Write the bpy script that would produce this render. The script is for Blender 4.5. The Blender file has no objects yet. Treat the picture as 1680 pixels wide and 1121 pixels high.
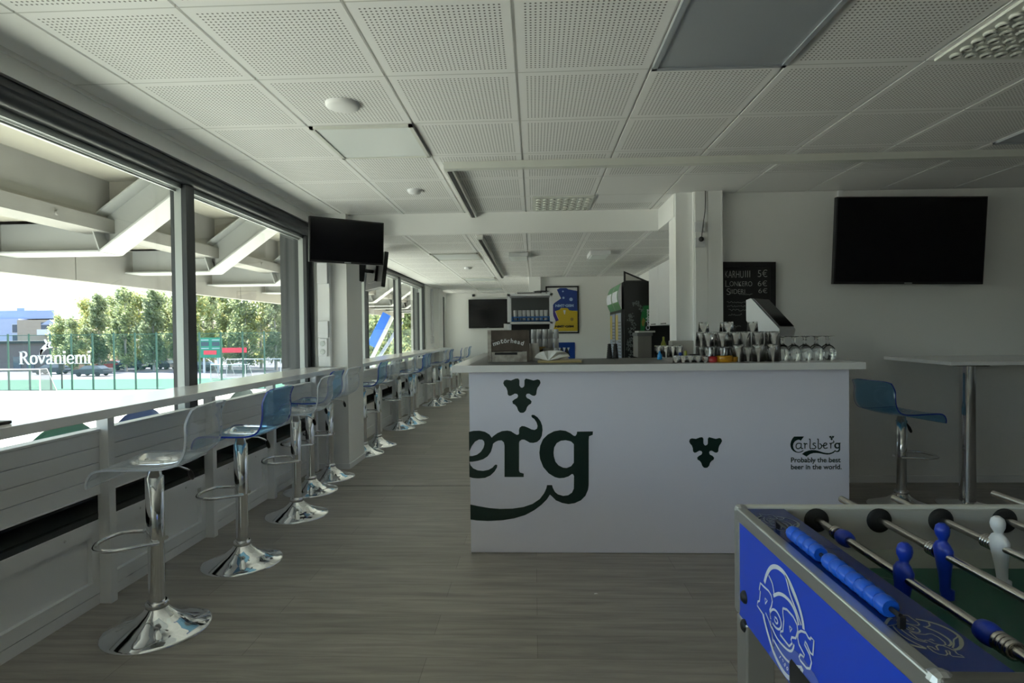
import bpy, bmesh, math, random
from mathutils import Vector, Matrix, noise
C = bpy.context.scene.collection
PI = math.pi
random.seed(7)
# ------------------------------------------------------------------ camera
FPX, YAW, PITCH, ROLL, EYE = 955.8, .0382, .01496, -.01107, 1.32
def _rot():
    B = Matrix(((1,0,0),(0,0,-1),(0,1,0)))
    cy, sy = math.cos(YAW), math.sin(YAW); Ry = Matrix(((cy,0,sy),(0,1,0),(-sy,0,cy)))
    cp, sp = math.cos(PITCH), math.sin(PITCH); Rp = Matrix(((1,0,0),(0,cp,-sp),(0,sp,cp)))
    cr, sr = math.cos(ROLL), math.sin(ROLL); Rr = Matrix(((cr,-sr,0),(sr,cr,0),(0,0,1)))
    return Rr @ Rp @ Ry @ B
CAMR = _rot()
def at(px, py, X=None, Y=None, Z=None):
    """where a photo measurement meets a known plane of the room"""
    d = CAMR.transposed() @ Vector(((px-840)/FPX, (py-560.5)/FPX, 1))
    t = X/d.x if X is not None else Y/d.y if Y is not None else (Z-EYE)/d.z
    p = d*t
    return Vector((p.x, p.y, p.z+EYE))
cam = bpy.data.objects.new('camera', bpy.data.cameras.new('camera')); C.objects.link(cam)
cam.data.sensor_width = 36; cam.data.sensor_fit = 'HORIZONTAL'; cam.data.lens = FPX/1680*36
cam.data.clip_start = .02; cam.data.clip_end = 500
cam.matrix_world = Matrix(((CAMR[0][0],-CAMR[1][0],-CAMR[2][0],0),(CAMR[0][1],-CAMR[1][1],-CAMR[2][1],0),
                           (CAMR[0][2],-CAMR[1][2],-CAMR[2][2],EYE),(0,0,0,1)))
bpy.context.scene.camera = cam

# ------------------------------------------------------------------ materials
def mat(name, col, rough=.5, metal=0, spec=.5, bump=None, var=None, coat=0):
    m = bpy.data.materials.new(name); m.use_nodes = True
    nt = m.node_tree; b = nt.nodes['Principled BSDF']
    b.inputs['Base Color'].default_value = (*col, 1); b.inputs['Roughness'].default_value = rough
    b.inputs['Metallic'].default_value = metal; b.inputs['Specular IOR Level'].default_value = spec
    b.inputs['Coat Weight'].default_value = coat
    if bump or var:
        tc = nt.nodes.new('ShaderNodeTexCoord'); n = nt.nodes.new('ShaderNodeTexNoise')
        n.inputs['Scale'].default_value = (var or bump)[0]; n.inputs['Detail'].default_value = 4
        nt.links.new(tc.outputs['Object'], n.inputs['Vector'])
        if var:
            r = nt.nodes.new('ShaderNodeMixRGB'); r.inputs[1].default_value = (*col,1); r.inputs[2].default_value = (*var[1],1)
            mr = nt.nodes.new('ShaderNodeMapRange'); mr.inputs[1].default_value = .35; mr.inputs[2].default_value = .65
            nt.links.new(n.outputs['Fac'], mr.inputs[0]); nt.links.new(mr.outputs[0], r.inputs[0]); nt.links.new(r.outputs[0], b.inputs['Base Color'])
        if bump:
            bp = nt.nodes.new('ShaderNodeBump'); bp.inputs['Strength'].default_value = bump[1]; bp.inputs['Distance'].default_value = .01
            nt.links.new(n.outputs['Fac'], bp.inputs['Height']); nt.links.new(bp.outputs[0], b.inputs['Normal'])
    return m
def clear(name, tint, gloss=(1,1,1), ior=1.45, rough=.0, base=None):
    """thin see-through sheet: tinted transmission plus a Fresnel reflection (and a little diffuse colour if base is given)"""
    m = bpy.data.materials.new(name); m.use_nodes = True; nt = m.node_tree; nt.nodes.clear()
    o = nt.nodes.new('ShaderNodeOutputMaterial'); t = nt.nodes.new('ShaderNodeBsdfTransparent'); g = nt.nodes.new('ShaderNodeBsdfGlossy')
    f = nt.nodes.new('ShaderNodeFresnel'); x = nt.nodes.new('ShaderNodeMixShader')
    t.inputs[0].default_value = (*tint,1); g.inputs[0].default_value = (*gloss,1); g.inputs['Roughness'].default_value = rough; f.inputs[0].default_value = ior
    gm = nt.nodes.new('ShaderNodeNewGeometry'); mr = nt.nodes.new('ShaderNodeMapRange'); mr.inputs[3].default_value = ior; mr.inputs[4].default_value = 1/ior
    nt.links.new(gm.outputs['Backfacing'], mr.inputs[0]); nt.links.new(mr.outputs[0], f.inputs[0])   # same reflectance from both sides of the sheet
    nt.links.new(f.outputs[0], x.inputs[0]); nt.links.new(t.outputs[0], x.inputs[1]); nt.links.new(g.outputs[0], x.inputs[2])
    last = x
    if base:
        d = nt.nodes.new('ShaderNodeBsdfDiffuse'); d.inputs[0].default_value = (*base[0],1)
        y = nt.nodes.new('ShaderNodeMixShader'); y.inputs[0].default_value = base[1]
        nt.links.new(x.outputs[0], y.inputs[1]); nt.links.new(d.outputs[0], y.inputs[2]); last = y
    nt.links.new(last.outputs[0], o.inputs[0])
    return m
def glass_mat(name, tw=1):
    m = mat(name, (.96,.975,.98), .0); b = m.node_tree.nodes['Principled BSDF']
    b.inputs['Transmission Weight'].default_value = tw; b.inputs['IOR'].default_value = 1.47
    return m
def leaf_mat(name, col):
    m = mat(name, col, .7); nt = m.node_tree; o = nt.nodes['Material Output']; t = nt.nodes.new('ShaderNodeBsdfTranslucent'); t.inputs[0].default_value = (*[min(1,c*1.5) for c in col],1)
    x = nt.nodes.new('ShaderNodeMixShader'); x.inputs[0].default_value = .5
    nt.links.new(nt.nodes['Principled BSDF'].outputs[0], x.inputs[1]); nt.links.new(t.outputs[0], x.inputs[2]); nt.links.new(x.outputs[0], o.inputs[0])
    return m
class NT:
    """small helper for node maths"""
    def __init__(s, m): s.nt = m.node_tree
    def n(s, t, **k):
        q = s.nt.nodes.new(t)
        for a, v in k.items(): setattr(q, a, v)
        return q
    def l(s, a, b): s.nt.links.new(a, b)
    def m(s, op, a, b=None, c=None):
        q = s.n('ShaderNodeMath', operation=op)
        for i, v in enumerate((a, b, c)):
            if v is None: continue
            if isinstance(v, (int, float)): q.inputs[i].default_value = v
            else: s.l(v, q.inputs[i])
        return q.outputs[0]

def ceiling_mat():
    m = mat('perforated ceiling tile', (.74,.75,.72), .8, spec=.2); h = NT(m)
    b = m.node_tree.nodes['Principled BSDF']
    g = h.n('ShaderNodeNewGeometry'); s = h.n('ShaderNodeSeparateXYZ'); h.l(g.outputs['Position'], s.inputs[0])
    u = h.m('FRACT', h.m('DIVIDE', h.m('ADD', s.outputs[0], 61.867), .6)); v = h.m('FRACT', h.m('DIVIDE', h.m('ADD', s.outputs[1], 57.94), .6))
    def hole(w): 
        a = h.m('SUBTRACT', h.m('FRACT', h.m('MULTIPLY', w, 32)), .5); return h.m('MULTIPLY', a, a)
    dots = h.m('LESS_THAN', h.m('ADD', hole(u), hole(v)), .052)
    def inside(w): return h.m('LESS_THAN', h.m('ABSOLUTE', h.m('SUBTRACT', w, .5)), .4375)
    dots = h.m('MULTIPLY', dots, h.m('MULTIPLY', inside(u), inside(v)))
    dots = h.m('MULTIPLY', dots, h.m('GREATER_THAN', s.outputs[0], -1.867))
    plain = h.m('MULTIPLY', h.m('MULTIPLY', h.m('GREATER_THAN', s.outputs[0], .53), h.m('GREATER_THAN', s.outputs[1], 4.46)), h.m('LESS_THAN', s.outputs[1], 5.4))
    dots = h.m('MULTIPLY', dots, h.m('SUBTRACT', 1, plain))
    dn = h.m('LESS_THAN', g.outputs['Normal'], .5)
    lu = h.m('GREATER_THAN', h.m('ABSOLUTE', h.m('SUBTRACT', u, .5)), .4925); lv = h.m('GREATER_THAN', h.m('ABSOLUTE', h.m('SUBTRACT', v, .5)), .494)
    x1 = h.n('ShaderNodeMixRGB'); x1.inputs[1].default_value = (.86,.86,.85,1); x1.inputs[2].default_value = (.2,.2,.19,1); h.l(dots, x1.inputs[0])
    x2 = h.n('ShaderNodeMixRGB'); x2.inputs[2].default_value = (.60,.60,.58,1); h.l(lv, x2.inputs[0]); h.l(x1.outputs[0], x2.inputs[1])
    x3 = h.n('ShaderNodeMixRGB'); x3.inputs[2].default_value = (.74,.74,.73,1); h.l(lu, x3.inputs[0]); h.l(x2.outputs[0], x3.inputs[1])
    h.l(x3.outputs[0], b.inputs['Base Color'])
    ht = h.m('SUBTRACT', 1, h.m('MAXIMUM', h.m('MAXIMUM', lu, lv), dots)); bp = h.n('ShaderNodeBump'); bp.inputs['Strength'].default_value = .35; bp.inputs['Distance'].default_value = .006
    h.l(ht, bp.inputs['Height']); h.l(bp.outputs[0], b.inputs['Normal'])
    return m
def floor_mat():
    m = mat('grey oak vinyl planks', (.2,.18,.15), .42, spec=.35); h = NT(m); b = m.node_tree.nodes['Principled BSDF']
    g = h.n('ShaderNodeNewGeometry')
    br = h.n('ShaderNodeTexBrick'); br.offset = .37; br.inputs['Scale'].default_value = 1; br.inputs['Brick Width'].default_value = 1.22; br.inputs['Row Height'].default_value = .18
    br.inputs['Mortar Size'].default_value = .0012; br.inputs['Bias'].default_value = 0
    br.inputs['Color1'].default_value = (.37,.345,.31,1); br.inputs['Color2'].default_value = (.31,.29,.26,1); br.inputs['Mortar'].default_value = (.2,.185,.165,1)
    h.l(g.outputs['Position'], br.inputs['Vector'])
    mp = h.n('ShaderNodeMapping'); mp.inputs['Scale'].default_value = (1.3, 16, 1); h.l(g.outputs['Position'], mp.inputs[0])
    n = h.n('ShaderNodeTexNoise'); n.inputs['Scale'].default_value = 1.6; n.inputs['Detail'].default_value = 7; n.inputs['Roughness'].default_value = .62; n.inputs['Distortion'].default_value = .6; h.l(mp.outputs[0], n.inputs['Vector'])
    mr = h.n('ShaderNodeMapRange'); mr.inputs[1].default_value = .3; mr.inputs[2].default_value = .7; mr.inputs[3].default_value = .72; mr.inputs[4].default_value = 1.2; h.l(n.outputs['Fac'], mr.inputs[0])
    x = h.n('ShaderNodeMixRGB', blend_type='MULTIPLY'); x.inputs[0].default_value = 1; h.l(br.outputs['Color'], x.inputs[1]); h.l(mr.outputs[0], x.inputs[2]); h.l(x.outputs[0], b.inputs['Base Color'])
    bp = h.n('ShaderNodeBump'); bp.inputs['Strength'].default_value = .12; bp.inputs['Distance'].default_value = .004; h.l(n.outputs['Fac'], bp.inputs['Height']); h.l(bp.outputs[0], b.inputs['Normal'])
    return m
M = dict(
 ceil=ceiling_mat(), floor=floor_mat(),
 wall=mat('white painted wall', (.86,.865,.85), .65, spec=.3, bump=(60,.03)), white=mat('white satin paint', (.84,.85,.86), .38, spec=.4),
 plain=mat('plain ceiling board', (.85,.85,.85), .6, spec=.3), lamp=mat('frosted lamp diffuser', (.82,.86,.85), .3, spec=.5), lampgrey=mat('satin metal ceiling panel', (.42,.45,.49), .35, metal=.3),
 alu=mat('white aluminium track', (.72,.73,.68), .35, metal=.1), silver=mat('brushed aluminium', (.62,.63,.63), .3, metal=.85), zinc=mat('light grey window bead', (.42,.45,.44), .4, metal=.3),
 frame=mat('anthracite window frame', (.035,.04,.045), .38), black=mat('black plastic', (.012,.012,.013), .45), screen=mat('dark glossy screen', (.006,.006,.008), .12, spec=.3), rubber=mat('black rubber', (.015,.015,.015), .7),
 chrome=mat('chrome', (.82,.83,.84), .06, metal=1), steel=mat('steel rod', (.55,.53,.5), .22, metal=1),
 glass=clear('window glass', (.97,.985,.98), ior=1.22), tumbler=glass_mat('drinking glass'), bright=glass_mat('lit rack glass', .5),  # bright: white diffuse share stands for light passing through the glass
 acrylic=clear('clear acrylic', (.93,.95,.97), ior=1.52, rough=.03, base=((.78,.83,.88),.13)), acrylicedge=clear('acrylic edge glow', (.75,.82,.92), ior=1.9, base=((.85,.9,1),.6)),  # pale body and edges carry window reflection and edge glow as colour
 bluea=clear('blue acrylic', (.56,.78,.93), ior=1.5, rough=.03, base=((.2,.45,.75),.08)), blueedge=mat('blue acrylic edge glow', (.02,.05,.42), .15),  # saturated edge colour stands for light guided through the sheet
 concrete=mat('concrete', (.30,.295,.275), .85, spec=.2, var=(1.5,(.25,.245,.23)), bump=(25,.25)), soffit=mat('pale soffit', (.37,.355,.30), .8, var=(.8,(.33,.315,.27))),
 beam=mat('grey painted steel', (.40,.415,.41), .45), dark=mat('dark sill', (.03,.033,.035), .25), ledge=mat('grey green ledge', (.09,.1,.095), .22),
 counter=mat('white laminate front', (.84,.83,.95), .3, spec=.4), top=mat('white worktop', (.84,.84,.85), .17, spec=.6), mat_=mat('dark grey worktop inlay', (.075,.08,.078), .45),
 green=mat('dark green vinyl', (.004,.022,.016), .35), board=mat('chalkboard', (.012,.012,.012), .75), chalk=mat('chalk', (.45,.45,.43), .9),
 blue=mat('royal blue laminate', (.014,.075,.68), .3), navy=mat('navy laminate', (.012,.035,.19), .16), paleblue=mat('pale blue print', (.1,.16,.6), .25), bluepl=mat('bright blue plastic', (.012,.12,.72), .3), bluedk=mat('blue plastic', (.008,.04,.42), .35),
 whitepl=mat('white plastic', (.72,.73,.75), .35), print_=mat('white print', (.74,.77,.84), .5), cream=mat('cream grey board', (.5,.49,.45), .5), turf=mat('green playing field', (.012,.085,.05), .3), line=mat('pale line', (.3,.33,.28), .5),
 wood=mat('old dark boards', (.11,.085,.065), .7, var=(9,(.06,.045,.035))), woodgrey=mat('weathered pale wood', (.5,.47,.42), .7, var=(20,(.25,.22,.19))), pine=mat('pine board', (.45,.36,.17), .5),
 poster=mat('poster paper', (.72,.73,.74), .3), pblue=mat('poster blue', (.02,.055,.27), .35), pyel=mat('poster yellow', (.62,.45,.03), .35), plbl=mat('poster light blue', (.35,.5,.75), .4), purple=mat('poster purple', (.08,.05,.33), .4),
 sign=mat('sign blue', (.008,.045,.27), .25), paper=mat('white paper', (.8,.8,.78), .7), gold=mat('gold card', (.3,.22,.05), .35), fridge=mat('black fridge side', (.009,.01,.01), .3), fgreen=mat('fridge green', (.02,.2,.06), .3), foam=mat('splash print', (.22,.25,.24), .6), shelfy=mat('yellow shelf goods', (.5,.4,.12), .5), iron=mat('grey machine', (.16,.155,.14), .35, metal=.4),
 amber=mat('amber glass', (.5,.24,.015), .12), redg=mat('red glass', (.4,.03,.03), .12), tin=mat('yellow green plastic', (.35,.38,.05), .4), bluetray=mat('blue crate plastic', (.01,.1,.32), .35), cyan=mat('blue liquid', (.03,.3,.7), .1),
 tile=mat('dark splashback', (.02,.022,.025), .2, var=(14,(.1,.105,.11))),
 grass=mat('sunlit turf', (.56,.56,.45), .9, spec=.1, var=(.15,(.48,.49,.39))), turf2=mat('artificial pitch', (.055,.135,.09), .9, spec=.1), road=mat('parking asphalt', (.14,.13,.145), .9),
 fence=mat('green fence', (.004,.05,.033), .5), goal=mat('white goal', (.52,.53,.53), .4), net=clear('goal net', (.7,.72,.72), ior=1.01, base=((.6,.62,.62),.07)), mesh=clear('fence mesh', (.93,.95,.95), ior=1.01, base=((.1,.3,.25),.05)),
 leaf=leaf_mat('birch leaf', (.30,.35,.16)), leaf2=leaf_mat('olive leaf', (.19,.23,.13)), leaf3=leaf_mat('yellowing leaf', (.46,.42,.16)), bark=mat('bark', (.3,.28,.25), .8),
 brick=mat('beige facade', (.30,.25,.18), .8), pale=mat('blue shaded facade', (.30,.34,.43), .7), bluepanel=mat('blue facade panel', (.16,.32,.75), .5), metalroof=mat('blue grey sheet', (.22,.28,.42), .5), hut=mat('brown timber hut', (.12,.09,.085), .8), pane=mat('dark window pane', (.05,.07,.1), .1),  # pale: white wall with the blue of its shade put into the colour
 car=mat('dark car paint', (.03,.035,.05), .2), red=mat('red car paint', (.45,.05,.06), .25), carwin=mat('car window', (.12,.14,.17), .08), score=mat('scoreboard green', (.01,.22,.12), .5), digit=mat('red digits', (.8,.03,.06), .5),
 strut=mat('blue painted steel', (.03,.16,.7), .4), seatg=mat('green seat plastic', (.14,.40,.28), .4), seatb=mat('blue seat plastic', (.16,.25,.62), .4), seatc=mat('pale seat plastic', (.55,.66,.62), .4), reddish=mat('red brown steel', (.3,.08,.07), .6))

# ------------------------------------------------------------------ mesh helpers
class MB:
    def __init__(s): s.v=[]; s.f=[]; s.m=[]; s.s=[]
    def add(s, V, F, mi=0, sm=False):
        o = len(s.v); s.v += [tuple(p) for p in V]
        for f in F: s.f.append([i+o for i in f]); s.m.append(mi); s.s.append(sm)
        return s
    def box(s, x0,x1,y0,y1,z0,z1, mi=0, M4=None):
        V = [Vector((x,y,z)) for z in (z0,z1) for y in (y0,y1) for x in (x0,x1)]
        if M4 is not None: V = [M4@p for p in V]
        return s.add(V, [(0,2,3,1),(4,5,7,6),(0,1,5,4),(1,3,7,5),(3,2,6,7),(2,0,4,6)], mi)
    def bar(s, p, q, w, h, mi=0, up=(0,0,1)):
        p, q = Vector(p), Vector(q); d = (q-p).normalized(); u = Vector(up)
        if abs(d.dot(u)) > .99: u = Vector((0,1,0))
        a = d.cross(u).normalized()*w/2; b = a.cross(d).normalized()*h/2
        V = [c+i*a+j*b for c in (p,q) for i,j in ((-1,-1),(1,-1),(1,1),(-1,1))]
        return s.add(V, [(3,2,1,0),(4,5,6,7),(0,1,5,4),(1,2,6,5),(2,3,7,6),(3,0,4,7)], mi)
    def tube(s, pts, r, n=10, mi=0, closed=False, cap=True):
        pts = [Vector(p) for p in pts]; k = len(pts); rs = r if isinstance(r,(list,tuple)) else [r]*k
        V = []; prev = None
        for i,p in enumerate(pts):
            if closed: d = pts[(i+1)%k]-pts[i-1]
            else: d = pts[min(i+1,k-1)]-pts[max(i-1,0)]
            d.normalize()
            if prev is None:
                u = Vector((0,0,1)) if abs(d.z)<.9 else Vector((1,0,0)); a = d.cross(u).normalized()
            else: a = (prev-d*prev.dot(d)).normalized()
            prev = a; b = d.cross(a)
            V += [p+rs[i]*(math.cos(2*PI*j/n)*a+math.sin(2*PI*j/n)*b) for j in range(n)]
        F = [(i*n+j, i*n+(j+1)%n, (i+1)%k*n+(j+1)%n, (i+1)%k*n+j) for i in range(k if closed else k-1) for j in range(n)]
        s.add(V, F, mi, True)
        if cap and not closed:
            s.add(V[:n], [tuple(range(n))[::-1]], mi); s.add(V[-n:], [tuple(range(n))], mi)
        return s
    def lathe(s, prof, n=24, c=(0,0,0), mi=0, M4=None, cap=True, sm=True):
        V = [Vector((r*math.cos(2*PI*j/n), r*math.sin(2*PI*j/n), z)) for r,z in prof for j in range(n)]
        V = [(M4@p if M4 is not None else p+Vector(c)) for p in V]; k = len(prof)
        s.add(V, [(i*n+j, i*n+(j+1)%n, (i+1)*n+(j+1)%n, (i+1)*n+j) for i in range(k-1) for j in range(n)], mi, sm)
        if cap: s.add(V[:n], [tuple(range(n))[::-1]], mi); s.add(V[-n:], [tuple(range(n))], mi)
        return s
    def loft(s, rings, mi=0, sm=True, cap=True):
        n = len(rings[0]); V = [p for r in rings for p in r]
        s.add(V, [(i*n+j, i*n+(j+1)%n, (i+1)*n+(j+1)%n, (i+1)*n+j) for i in range(len(rings)-1) for j in range(n)], mi, sm)
        if cap: s.add(rings[0], [tuple(range(n))[::-1]], mi, sm); s.add(rings[-1], [tuple(range(n))], mi, sm)
        return s
    def prism(s, poly, f0, f1, mi=0, sm=False):
        """poly: list of 2D points; f0/f1 map (a,b) to 3D for the two ends"""
        n = len(poly); A = [f0(*p) for p in poly]; B = [f1(*p) for p in poly]
        s.add(A+B, [(i,(i+1)%n,n+(i+1)%n,n+i) for i in range(n)], mi, sm); s.add(A, [tuple(range(n))[::-1]], mi); s.add(B, [tuple(range(n))], mi)
        return s
    def sphere(s, c, r, mi=0, n=14, k=8, sc=(1,1,1)):
        pr = [(max(1e-4,r*math.sin(PI*i/k)), -r*math.cos(PI*i/k)) for i in range(k+1)]
        return s.lathe(pr, n, mi=mi, M4=Matrix.Translation(c)@Matrix.Diagonal((*sc,1)), cap=False)
    def mesh(s, name, mats):
        me = bpy.data.meshes.new(name); me.from_pydata(s.v, [], s.f)
        for m in mats if isinstance(mats,(list,tuple)) else [mats]: me.materials.append(m)
        me.polygons.foreach_set('material_index', s.m); me.polygons.foreach_set('use_smooth', s.s)
        bm = bmesh.new(); bm.from_mesh(me); bmesh.ops.recalc_face_normals(bm, faces=bm.faces); bm.to_mesh(me); bm.free()
        return me
    def build(s, name, mats, parent=None, bevel=0, loc=None, rz=0, **tags):
        o = bpy.data.objects.new(name, s.mesh(name, mats)); C.objects.link(o)
        if parent is not None: o.parent = parent
        if loc is not None: o.location = loc; o.rotation_euler.z = rz
        if bevel:
            b = o.modifiers.new('bevel','BEVEL'); b.width = bevel; b.segments = 2; b.limit_method = 'ANGLE'; b.angle_limit = .7
        for k,v in tags.items(): o[k] = v
        return o
def thing(name, label, category, loc=(0,0,0), rz=0, group=None):
    o = bpy.data.objects.new(name, None); C.objects.link(o); o.empty_display_size = .1
    o.location = loc; o.rotation_euler = (0,0,rz); o['label'] = label; o['category'] = category
    if group: o['group'] = group
    return o
def solo(mb, name, mats, label, category, group=None, **k):
    o = mb.build(name, mats, **k); o['label'] = label; o['category'] = category
    if group: o['group'] = group
    return o
def struct(mb, name, mats, **k):
    o = mb.build(name, mats, **k); o['kind'] = 'structure'; return o
KIDS = {}
def dup(root, loc, rz=None, label=None):
    kids = {}
    for q in C.objects:
        if q.parent is not None: kids.setdefault(q.parent, []).append(q)
    def cp(o, par):
        c = o.copy(); C.objects.link(c)
        if par is not None: c.parent = par
        for q in kids.get(o, []): cp(q, c)
        return c
    r = cp(root, None); r.location = loc
    if rz is not None: r.rotation_euler.z = rz
    if label: r['label'] = label
    return r
def _curve_geo(cu):
    o = bpy.data.objects.new('tmp', cu); C.objects.link(o); dg = bpy.context.evaluated_depsgraph_get()
    me = o.evaluated_get(dg).to_mesh(); V = [v.co.copy() for v in me.vertices]; F = [list(p.vertices) for p in me.polygons]
    bpy.data.objects.remove(o); bpy.data.curves.remove(cu)
    return V, F
def flat(polys, depth=.001, smooth=False):
    cu = bpy.data.curves.new('tmp','CURVE'); cu.dimensions = '2D'; cu.fill_mode = 'BOTH'
    for p in polys:
        if smooth: p = catmull(p)
        sp = cu.splines.new('POLY'); sp.points.add(len(p)-1); sp.use_cyclic_u = True
        for i,(x,y) in enumerate(p): sp.points[i].co = (x,y,0,1)
    return _curve_geo(cu)
def catmull(p, k=5, closed=True):
    out = []; n = len(p)
    for i in range(n if closed else n-1):
        g = lambda j: Vector(p[j % n]) if closed else Vector(p[max(0,min(n-1,j))])
        a,b,c,d = g(i-1),g(i),g(i+1),g(i+2)
        for t in range(k):
            t /= k; q = .5*((2*b)+(c-a)*t+(2*a-5*b+4*c-d)*t*t+(3*b-a-3*c+d)*t**3); out.append(tuple(q))
    if not closed: out.append(tuple(p[-1]))
    return out
def ribbon(p, w, closed=False, smooth=True):
    """a painted stroke of width w (number, or pair start/end) along points p -> polygons"""
    if smooth: p = catmull(p, 4, closed)
    n = len(p); L, Rr = [], []
    for i in range(n):
        a = Vector(p[(i-1)%n] if closed else p[max(i-1,0)]); b = Vector(p[(i+1)%n] if closed else p[min(i+1,n-1)])
        d = (b-a).normalized() if (b-a).length > 1e-9 else Vector((1,0)); h = (w if not isinstance(w,tuple) else w[0]+(w[1]-w[0])*i/(n-1))/2
        L.append((p[i][0]-d.y*h, p[i][1]+d.x*h)); Rr.append((p[i][0]+d.y*h, p[i][1]-d.x*h))
    V = [Vector((*q,0)) for q in L+Rr]
    F = [(i,(i+1)%n,n+(i+1)%n,n+i) for i in range(n if closed else n-1)]
    return V, F
def text(body, w=None, h=None, bold=0, depth=.001, center=True, spacing=1, shear=0):
    cu = bpy.data.curves.new('tmp','FONT'); cu.body = body; cu.offset = bold; cu.space_character = spacing; cu.shear = shear
    V, F = _curve_geo(cu)
    x0,x1 = min(v.x for v in V), max(v.x for v in V); y0,y1 = min(v.y for v in V), max(v.y for v in V)
    sx = w/(x1-x0) if w else None; sy = h/(y1-y0) if h else sx
    if sx is None: sx = sy
    return [Vector(((v.x-x0-(x1-x0)/2*center)*sx, (v.y-y0-(y1-y0)/2*center)*sy, v.z)) for v in V], F
def put(mb, VF, fn, mi=0):
    V, F = VF
    return mb.add([fn(v.x, v.y, v.z) for v in V], F, mi)
# ================================================================== ROOM SHELL
MBn = MB
struct(MB().box(-2.45,15.2,-5.2,14.6,-.12,0), 'floor', M['floor'])
struct(MB().box(-1.97,-.42,5.0,5.008,0,.0015).box(-2.1,-1.97,5.0,5.008,0,.0015), 'trim_1', M['dark'])
def tiles(name, z, x1, y0, y1):
    m = MB().box(-2.14,x1,y0,y1,z+.011,z+.1).box(-2.14,-1.873,y0,y1,z,z+.012); x = -1.867
    while x < x1: m.box(x+.007,min(x+.593,x1),y0,y1,z,z+.012); x += .6            # tile rows with open joints along the room
    struct(m, name, M['ceil'])
tiles('ceiling', 2.5, 15.0, -5, 5.72); tiles('ceiling_2', 2.294, 1.9, 5.75, 14.3)
struct(MB().box(-2.14,1.21,5.70,5.75,2.294,2.5).box(1.21,1.36,5.08,5.75,2.30,2.5), 'beam_1', M['wall'])
struct(MB().box(-2.6,15.3,-5.3,14.8,2.62,2.85), 'roof', M['concrete'])
struct(MB().box(1.36,15.2,5.1,5.3,0,2.62), 'wall_back', M['wall'])
struct(MB().box(15.0,15.2,-5.2,5.1,0,2.62), 'wall_right', M['wall'])
struct(MB().box(-2.45,15.2,-5.2,-5.0,0,2.62), 'wall_front', M['wall'])
struct(MB().box(1.85,2.0,5.3,10.5,0,2.62), 'wall_kitchen', M['wall'])
struct(MB().box(.1,2.0,10.3,10.45,0,2.62).box(-.08,.123,10.2,14.3,0,2.62), 'wall_poster', M['wall'])
struct(MB().box(-2.45,.1,14.2,14.5,0,2.62), 'wall_far', M['wall'])
struct(MB().box(-2.45,-2.15,11.52,12.9,0,2.62).box(-2.45,-2.15,12.9,13.15,0,2.62).box(-2.45,-2.15,14.04,14.2,0,2.62).box(-2.45,-2.15,13.1,14.1,0,.84).box(-2.45,-2.15,13.1,14.1,2.2,2.62).box(-2.15,-2.03,12.4,12.95,0,2.294), 'wall_pier', M['wall'])
# window wall: fascia over the windows, solid knee wall below, piers
struct(MB().box(-2.45,-2.14,-5,5.63,2.395,2.62).box(-2.45,-2.14,6.13,11.52,2.36,2.62).box(-2.152,-2.13,-5,5.7,2.478,2.4995), 'wall_left', M['wall'])
struct(MB().box(-2.45,-1.825,5.63,6.13,0,2.62).box(-2.45,-2.14,5.61,5.63,0,2.4), 'wall_pillar_left', M['wall'])
struct(MB().box(1.22,1.36,5.05,5.3,0,2.5).box(1.371,1.47,5.0,5.1,0,2.5).box(1.478,1.587,5.0,5.1,0,2.5).box(1.36,1.58,5.01,5.1,0,2.5).box(1.585,1.6,4.998,5.1,0,2.5), 'wall_pillar_right', M['wall'])
# baseboards
struct(MB().box(-2.16,-1.815,5.62,6.14,0,.055), 'baseboard_pillar', M['white'], bevel=.003)
struct(MB().box(1.6,15.0,5.085,5.1,0,.06), 'baseboard_back', M['white'], bevel=.003)
struct(MB().box(.123,1.85,10.285,10.3,0,.06).box(-.095,-.08,10.2,14.2,0,.06).box(-2.15,-.08,14.185,14.2,0,.06), 'baseboard_far', M['white'])
def knee(name, y0, y1, posts, dx=0):
    m = MB(); X = -2.165+dx
    m.box(-2.45,X-.02,y0,y1,-4,.42)                                   # wall core and recessed panels
    m.box(X-.02,X,y0,y1,0,.052).box(X-.02,X+.004,y0,y1,.057,.12).box(X-.02,X+.004,y0,y1,.345,.42)
    for p in posts: m.box(X-.02,X+.004,p-.07,p+.07,.12,.345)
    for k in range(len(posts)-1):
        for f in (.3,.75):
            c = posts[k]+(posts[k+1]-posts[k])*f; m.lathe([(.007,0),(.005,.003)], 10, mi=1, M4=Matrix.Translation((X+.004,c,.385))@Matrix.Rotation(PI/2,4,'Y'))
    struct(m, name, [M['white'], M['silver']])
    return X
PN = [-4.63,-3.7,-2.77,-1.84,-.91,.02,.95,1.88,2.81,3.74,4.63,5.55]
PF = [6.17,7.0,7.82,8.65,9.5,10.33,11.2,12.0,12.9]
knee('wall_left_1', -5, 5.63, PN); knee('wall_left_2', 6.13, 13.0, PF, .03)
def sill(name, y0, y1):
    m = MB().box(-2.33,-2.31,y0,y1,.42,.84)                            # dark panel below the glass
    m.box(-2.31,-2.165,y0,y1,.42,.432).box(-2.19,-2.163,y0,y1,.432,.45)
    m.add([(-2.31,y0,.475),(-2.19,y0,.45),(-2.19,y1,.45),(-2.31,y1,.475)], [(0,1,2,3)], 1)
    struct(m, name, [M['dark'], M['ledge']])
sill('trim_2', -5, 5.63); sill('trim_3', 6.13, 11.52)
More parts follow.
